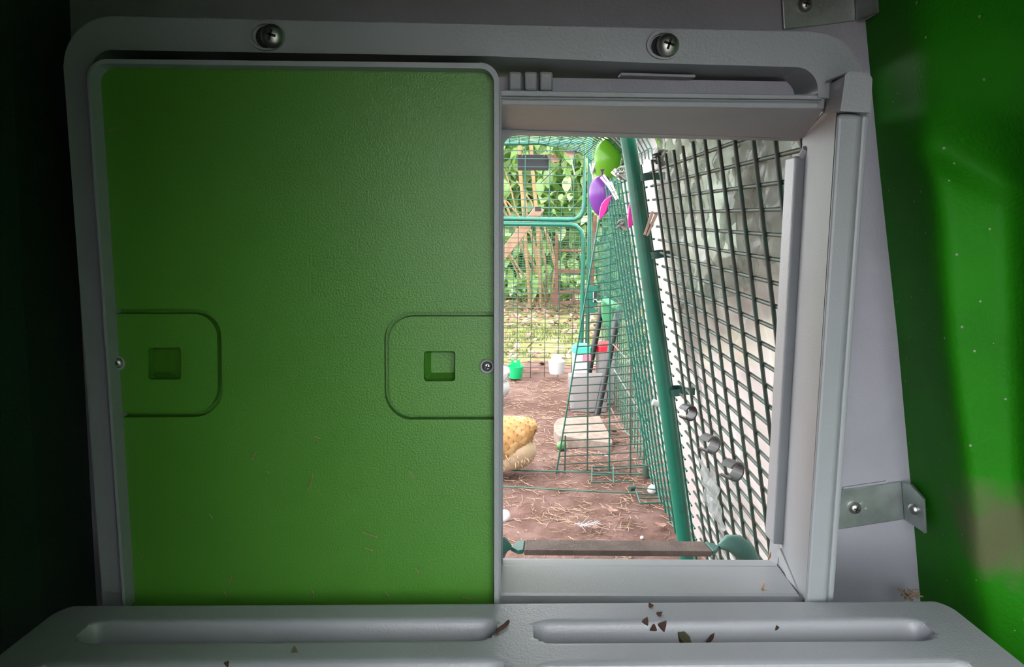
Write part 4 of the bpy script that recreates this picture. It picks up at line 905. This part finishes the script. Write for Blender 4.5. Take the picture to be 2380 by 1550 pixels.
# ================================================================== HENS
def hen(name, label, p, heading, S, mats, z_off=0.0):
    body_m, fluff_m, tip_m = mats
    t = thing(name, label, 'hen', p, run=True, rz=heading)
    # body: profile along x (tail at +x, head at -x): (x, z centre, half height, half width)
    prf = [(-.125, .118, .012, .010), (-.115, .115, .032, .030), (-.085, .098, .058, .052), (-.04, .086, .068, .062), (.01, .084, .070, .064), (.05, .090, .064, .058), (.085, .102, .048, .044), (.112, .118, .026, .026), (.128, .128, .006, .008)]
    b_ = MB(); n = 28; rings = []
    for x, zc, hh, ww in prf:
        rings.append([b_.vert((x*S, ww*cos(2*pi*j/n)*S, (zc+hh*sin(2*pi*j/n))*S)) for j in range(n)])
    for A, B in zip(rings, rings[1:]):
        for j in range(n): b_.f.append([A[j], A[(j+1) % n], B[(j+1) % n], B[j]])
    b_.f.append(rings[0][::-1]); b_.f.append(rings[-1])
    # neck and head, one skin with the body
    nk = [(-.085, .135, .040), (-.105, .160, .032), (-.118, .185, .026), (-.125, .205, .024), (-.135, .218, .022), (-.148, .222, .014), (-.156, .221, .005)]
    b_.tube([Vector((x*S, 0, z*S)) for x, z, r in nk], [r*S for x, z, r in nk], 18)
    bo = b_.build('body', body_m, t, smooth=180); sd = bo.modifiers.new('subd', 'SUBSURF'); sd.levels = 1; sd.render_levels = 1
    # contour feathers
    def surf(s_, ang):
        x = -.115+.235*s_
        for (x0, z0, h0, w0), (x1, z1, h1, w1) in zip(prf, prf[1:]):
            if x0 <= x <= x1:
                f = (x-x0)/(x1-x0); zc, hh, ww = z0+f*(z1-z0), h0+f*(h1-h0), w0+f*(w1-w0)
                return Vector((x, ww*cos(ang), zc+hh*sin(ang)))
        return Vector((x, 0, .12))
    fm = []
    for q in range(2):
        fb = MB(); L_, W_ = .030, .013
        pts = [(-.5, .25), (-.2, .5), (.15, .55), (.36, .42), (.5, 0)]
        for s_, h in pts: fb.v += [(s_*L_, h*W_*2*.8, -.0016), (s_*L_, 0, .0012), (s_*L_, -h*W_*2*.8, -.0016)]
        for k in range(4): fb.f += [[3*k, 3*k+1, 3*k+4, 3*k+3], [3*k+1, 3*k+2, 3*k+5, 3*k+4]]
        fm.append(fb.mesh('feather', tip_m if q else body_m, 180))
    for i in range(17):
        for j in range(13):
            s_ = .10+.86*i/16; ang = radians(-50+280*(j+(i % 2)*.5)/13)
            if ang < radians(-25) or ang > radians(205): continue
            P = surf(s_, ang); Q = surf(min(.99, s_+.03), ang); Rv = surf(s_, ang+.05)
            tx = (Q-P).normalized(); ty = (Rv-P).normalized(); nz = tx.cross(ty).normalized()
            if nz.dot(P-Vector((P.x, 0, .09))) < 0: nz = -nz
            tx = (tx+nz*.10).normalized(); ty = nz.cross(tx).normalized(); nz = tx.cross(ty)
            P = P+nz*.0015
            sz = S*(.75+.35*rnd.random())
            o_ = bpy.data.objects.new('feather', fm[0 if rnd.random() < .7 else 1]); COL.objects.link(o_); o_.parent = t
            M = Matrix(((tx.x, ty.x, nz.x, P.x*S), (tx.y, ty.y, nz.y, P.y*S), (tx.z, ty.z, nz.z, P.z*S), (0, 0, 0, 1)))
            o_.matrix_local = M @ Matrix.Scale(sz, 4)
    # tail feathers
    for k in range(7):
        fb = MB(); a = (k-3)*.20
        leafshape(fb, (0, 0, 0), 0, .046*S, .026*S, -.25, 0); o_ = fb.build('tail_feather', tip_m, t, smooth=180)
        o_.location = Vector((.108*S, sin(a)*.03*S, (.137-.004*abs(k-3))*S)); o_.rotation_euler = (.2*(k-3), .25, a)
    fb = MB(); fb.grid(lambda a, q: Vector((.040+.086*sin(pi*q)*cos(2*pi*a), .060*sin(pi*q)*sin(2*pi*a), .064-.056*cos(pi*q)+.004*sin(25*a)*sin(pi*q)))*S, 24, 14); fb.build('fluff_base', fluff_m, t, smooth=180)
    # fluff on thighs and vent
    fb = MB()
    for k in range(2600):
        s_ = .30+.66*rnd.random(); ang = radians(188+164*rnd.random()); P = surf(s_, ang)*S
        if k % 2: q = rnd.random()*6.3; h = .35+.6*rnd.random(); P = Vector((.035+.082*sin(pi*h)*cos(q), .058*sin(pi*h)*sin(q), .062-.050*cos(pi*h) if h > .5 else .062-.05*cos(pi*h)))*S; P.z = min(P.z, .10*S)
        d = Vector((rnd.gauss(.25, .35), rnd.gauss(0, .4), -.8)).normalized()*(.006+.012*rnd.random())*S; w = Vector((rnd.gauss(0, 1), rnd.gauss(0, 1), 0)).normalized()*.0016*S
        fb.poly([P-w, P+w, P+d*.6+w*.6, P+d]) 
    o_ = fb.build('fluff', fluff_m, t); o_['kind'] = 'stuff'
    for s_ in (-1, 1):
        lb = MB(); lb.tube([(.01*S, s_*.022*S, .05*S), (.012*S, s_*.022*S, .028*S), (.002*S, s_*.022*S, .006*S)], [.011*S, .005*S, .004*S], 8)
        for a in (-2.6, pi, 2.6, 0): lb.tube([(.002*S, s_*.022*S, .005*S), (.002*S+cos(a)*.014*S, s_*.022*S+sin(a)*.014*S, .005*S), (.002*S+cos(a)*.026*S, s_*.022*S+sin(a)*.026*S, .002*S)], [.003*S, .0026*S, .001*S], 6)
        lb.build('leg', HLEG, t, smooth=50)
    cb = MB(); A = [(-.118, .232), (-.122, .246), (-.128, .238), (-.134, .250), (-.140, .238), (-.147, .242), (-.150, .230), (-.14, .226)]
    cb.prism([(x*S, -.0015*S, z*S) for x, z in A], [(x*S, .0015*S, z*S) for x, z in A]); cb.build('comb', HCOMB, t)
    cb = MB(); cb.lathe([(.006*S, 0), (.003*S, .009*S), (0, .014*S)], (-.152*S, 0, .219*S), (-1, 0, -.2), 10); cb.build('beak', HLEG, t)
    for s_ in (-1, 1):
        cb = MB(); cb.lathe([(.0032*S*sin(a), -.0032*S*cos(a)) for a in [pi*k/8 for k in range(9)]], (-.141*S, s_*.0185*S, .222*S), (0, 0, 1), 10, cap=False); cb.build('eye', BLACKP, t, smooth=180)
        cb = MB(); cb.lathe([(.001*S, .004*S), (.005*S, -.004*S), (.004*S, -.012*S), (0, -.014*S)], (-.148*S, s_*.006*S, .208*S), (0, 0, 1), 10, cap=False); cb.build('wattle', HCOMB, t, smooth=60)
    return t
HLEG = mat('hen_leg', (0.5, 0.36, 0.15), .6); HCOMB = mat('hen_comb', (0.5, 0.03, 0.03), .5)
BUFF = mat('buff_feather', (0.46, 0.26, 0.105), .75, .2, col2=(0.38, 0.2, 0.07), scale=50); BUFFL = mat('pale_buff_fluff', (0.54, 0.40, 0.26), .85, .1); BUFFT = mat('buff_feather_edge', (0.50, 0.31, 0.14), .75, .2)
WH = mat('white_feather', (0.45, 0.44, 0.42), .8, .2); 
pb = RG(1165, 1112, 0); hen('buff_hen', 'buff orange hen seen from behind, half hidden by green door', (pb.x-.022, pb.y+.02, 0), .30, .74, (BUFF, BUFFL, BUFFT))
pw = RG(1150, 938, 0); hen('white_hen', 'white hen mostly hidden by green door, further down the run', (pw.x-.044, pw.y, 0), .2, .68, (WH, WH, WH))

# ================================================================== GARDEN BEHIND
# laurel hedge
def one_leaf(): 
    fb = MB(); pr = [(-.5, .02), (-.3, .2), (-.05, .27), (.2, .22), (.4, .08), (.5, 0)]
    for s_, h in pr: fb.v += [(s_, h, -.35*s_*s_+.09*h/.27), (s_, 0, -.35*s_*s_), (s_, -h, -.35*s_*s_+.09*h/.27)]
    for k in range(5): fb.f += [[3*k, 3*k+1, 3*k+4, 3*k+3], [3*k+1, 3*k+2, 3*k+5, 3*k+4]]
    return fb
def hedge(label, c, size, nst, npart, seed, lsz=.085, rz=0.0):
    r_ = random.Random(seed); t = thing('laurel_hedge', label, 'hedge', c, run=True, rz=rz)
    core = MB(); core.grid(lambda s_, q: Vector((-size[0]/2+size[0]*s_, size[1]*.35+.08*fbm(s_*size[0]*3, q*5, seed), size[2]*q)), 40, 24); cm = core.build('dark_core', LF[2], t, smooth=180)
    proto = one_leaf(); bms = [MB(), MB(), MB()]
    me = [proto.mesh('leaf', m, 180) for m in LF]
    for k in range(nst+npart):
        x = (r_.random()-.5)*size[0]; z = r_.random()*size[2]; y = (r_.random()**1.5)*size[1]*.7 - .05+.10*fbm(x*3, z*3, seed, 3)
        cl = fbm(x*4, z*4, seed+3, 3)
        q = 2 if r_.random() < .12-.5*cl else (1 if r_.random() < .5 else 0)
        a = r_.gauss(-.9, .45); l = lsz*(.7+.6*r_.random())
        M = Matrix.Translation((x, y, z)) @ Matrix.Rotation(r_.gauss(-pi/2, 1.0), 4, 'Z') @ Matrix.Rotation(-a*.9, 4, 'Y') @ Matrix.Rotation(r_.gauss(0, .5), 4, 'X') @ Matrix.Scale(l, 4)
        if k < nst:
            B = bms[q]; i = len(B.v)
            for v in proto.v: B.v.append(tuple(M @ Vector(v)))
            for f in proto.f: B.f.append([i+e for e in f])
        else:
            M = Matrix.Translation((0, -.08, 0)) @ M
            o_ = bpy.data.objects.new('leaf', me[q if q < 2 else 0]); COL.objects.link(o_); o_.parent = t; o_.matrix_local = M
    for q in range(3):
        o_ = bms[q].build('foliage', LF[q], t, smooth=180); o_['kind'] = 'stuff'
    return t
hedge('tall laurel hedge with glossy green leaves behind the end gate', (-.15, 4.55, 0), (2.3, .7, 1.25), 3600, 300, 5, .105)
hedge('dull green hedge beyond plastic sheeting on right side', (1.9, 2.2, 0), (5.0, .7, 1.15), 1500, 0, 6, .14, rz=-pi/2)
# multi-stem shrub
sh = thing('stem_shrub', 'tan multi-stemmed shrub in front of laurel hedge', 'shrub', RU(1262, 700, 4.1), run=True); o0 = RU(1262, 700, 4.1)
def lsh(x, y, du=0): return RU(x, y, 4.1+du)-o0
for A, r in (([(1255, 705), (1235, 640), (1195, 520), (1160, 440)], .011), ([(1262, 705), (1250, 640), (1215, 560), (1165, 480)], .012), ([(1262, 705), (1255, 630), (1235, 540), (1180, 470), (1130, 440)], .010), ([(1270, 705), (1272, 640), (1255, 540), (1235, 470), (1200, 420)], .009),
             ([(1278, 705), (1290, 620), (1265, 530), (1250, 480)], .008), ([(1245, 705), (1222, 650), (1185, 590), (1140, 560)], .009), ([(1285, 700), (1296, 640), (1280, 560), (1255, 510)], .007), ([(1250, 700), (1228, 620), (1210, 540), (1190, 450), (1175, 400)], .008), ([(1232, 705), (1205, 640), (1172, 570)], .007), ([(1268, 700), (1245, 600), (1225, 500), (1220, 440)], .007)):
    b = MB(); k = rnd.random()*.1; b.tube([lsh(x, y, k) for x, y in A], [r*(1-.15*j) for j in range(len(A))], 7); b.build('stem', CANE, sh, smooth=60)
for A, lab in (([(1207, 320), (1209, 400), (1214, 450), (1219, 520), (1232, 716)], 'pale bamboo cane left of two behind the plaque'), ([(1233, 320), (1238, 400), (1243, 450), (1249, 520), (1258, 716)], 'pale bamboo cane right of two behind the plaque')):
    b = MB(); c0_ = RU(*A[-1], 4.0); b.tube([RU(x, y, 4.0)-c0_ for x, y in A], [.0105, .010, .010, .010, .009], 8); o = b.build('bamboo_cane', CANE, smooth=60); o.location = wr(c0_); o.rotation_euler = (0, 0, -RA); tag(o, lab, 'cane')
# leaning plank
A4 = [(966, 831), (1245, 478), (1266, 488), (990, 836)]
b = MB(); c = RU(1210, 540, 2.62); b.prism([RU(x, y, 2.62)-c for x, y in A4], [RU(x, y, 2.62)-c+Vector((0, .03, 0)) for x, y in A4]); o = b.build('plank', WOODP, bevel=.002); o.location = wr(c); o.rotation_euler = (0, 0, -RA); tag(o, 'pale wooden plank leaning diagonally behind the gate bars', 'plank')
# brown rail fence
rf = thing('rail_fence', 'low brown wooden rail fence right of the stem shrub', 'fence', RU(1292, 705, 3.85), run=True); o0 = RU(1292, 705, 3.85)
def bar(L, nm, u=3.85):
    b_ = MB(); b_.prism([RU(x, y, u)-o0 for x, y in L], [RU(x, y, u)-o0+Vector((0, .05, 0)) for x, y in L]); b_.build(nm, WOODB, rf, bevel=.003)
bar([(1291, 545), (1298, 545), (1298, 710), (1283, 710), (1283, 678), (1290, 676)], 'post')
bar([(1298, 580), (1362, 582), (1362, 587), (1298, 585)], 'rail'); bar([(1298, 627), (1365, 628), (1365, 635), (1298, 634)], 'rail'); bar([(1298, 677), (1365, 675), (1365, 681), (1298, 683)], 'rail'); bar([(1298, 701), (1372, 699), (1372, 707), (1298, 708)], 'rail')
bar([(1330, 676), (1336, 676), (1336, 705), (1330, 705)], 'post')
b = MB(); c = RU(1374, 722, 3.9); b.tube([RU(x, y, 3.9)-c for x, y in ((1383, 500), (1378, 600), (1373, 726))], .0105, 8); o = b.build('wooden_stake', WOODB, smooth=60); o.location = wr(c); o.rotation_euler = (0, 0, -RA); tag(o, 'reddish brown garden stake just right of gate tubes', 'stake')
# low ground plants under the hedge
for k, (px, lab) in enumerate(((1200, 'leafy low plant under hedge, left of shrub'), (1232, 'leafy low plant at foot of the stem shrub'), (1335, 'leafy low plant behind the brown rail fence'))):
    t = thing('low_plant', lab, 'plant', RU(px, 700, 4.14), 'low plants under the hedge', run=True); proto = one_leaf()
    me = [proto.mesh('leaf', m, 180) for m in LF[:2]]
    for q in range(34):
        o_ = bpy.data.objects.new('leaf', me[q % 2]); COL.objects.link(o_); o_.parent = t
        o_.location = (rnd.gauss(0, .05), rnd.gauss(0, .04), .02+.12*rnd.random()); o_.rotation_euler = (rnd.gauss(0, .4), rnd.gauss(-.5, .4), rnd.random()*6.3); l = .06+.05*rnd.random(); o_.scale = (l, l, l)
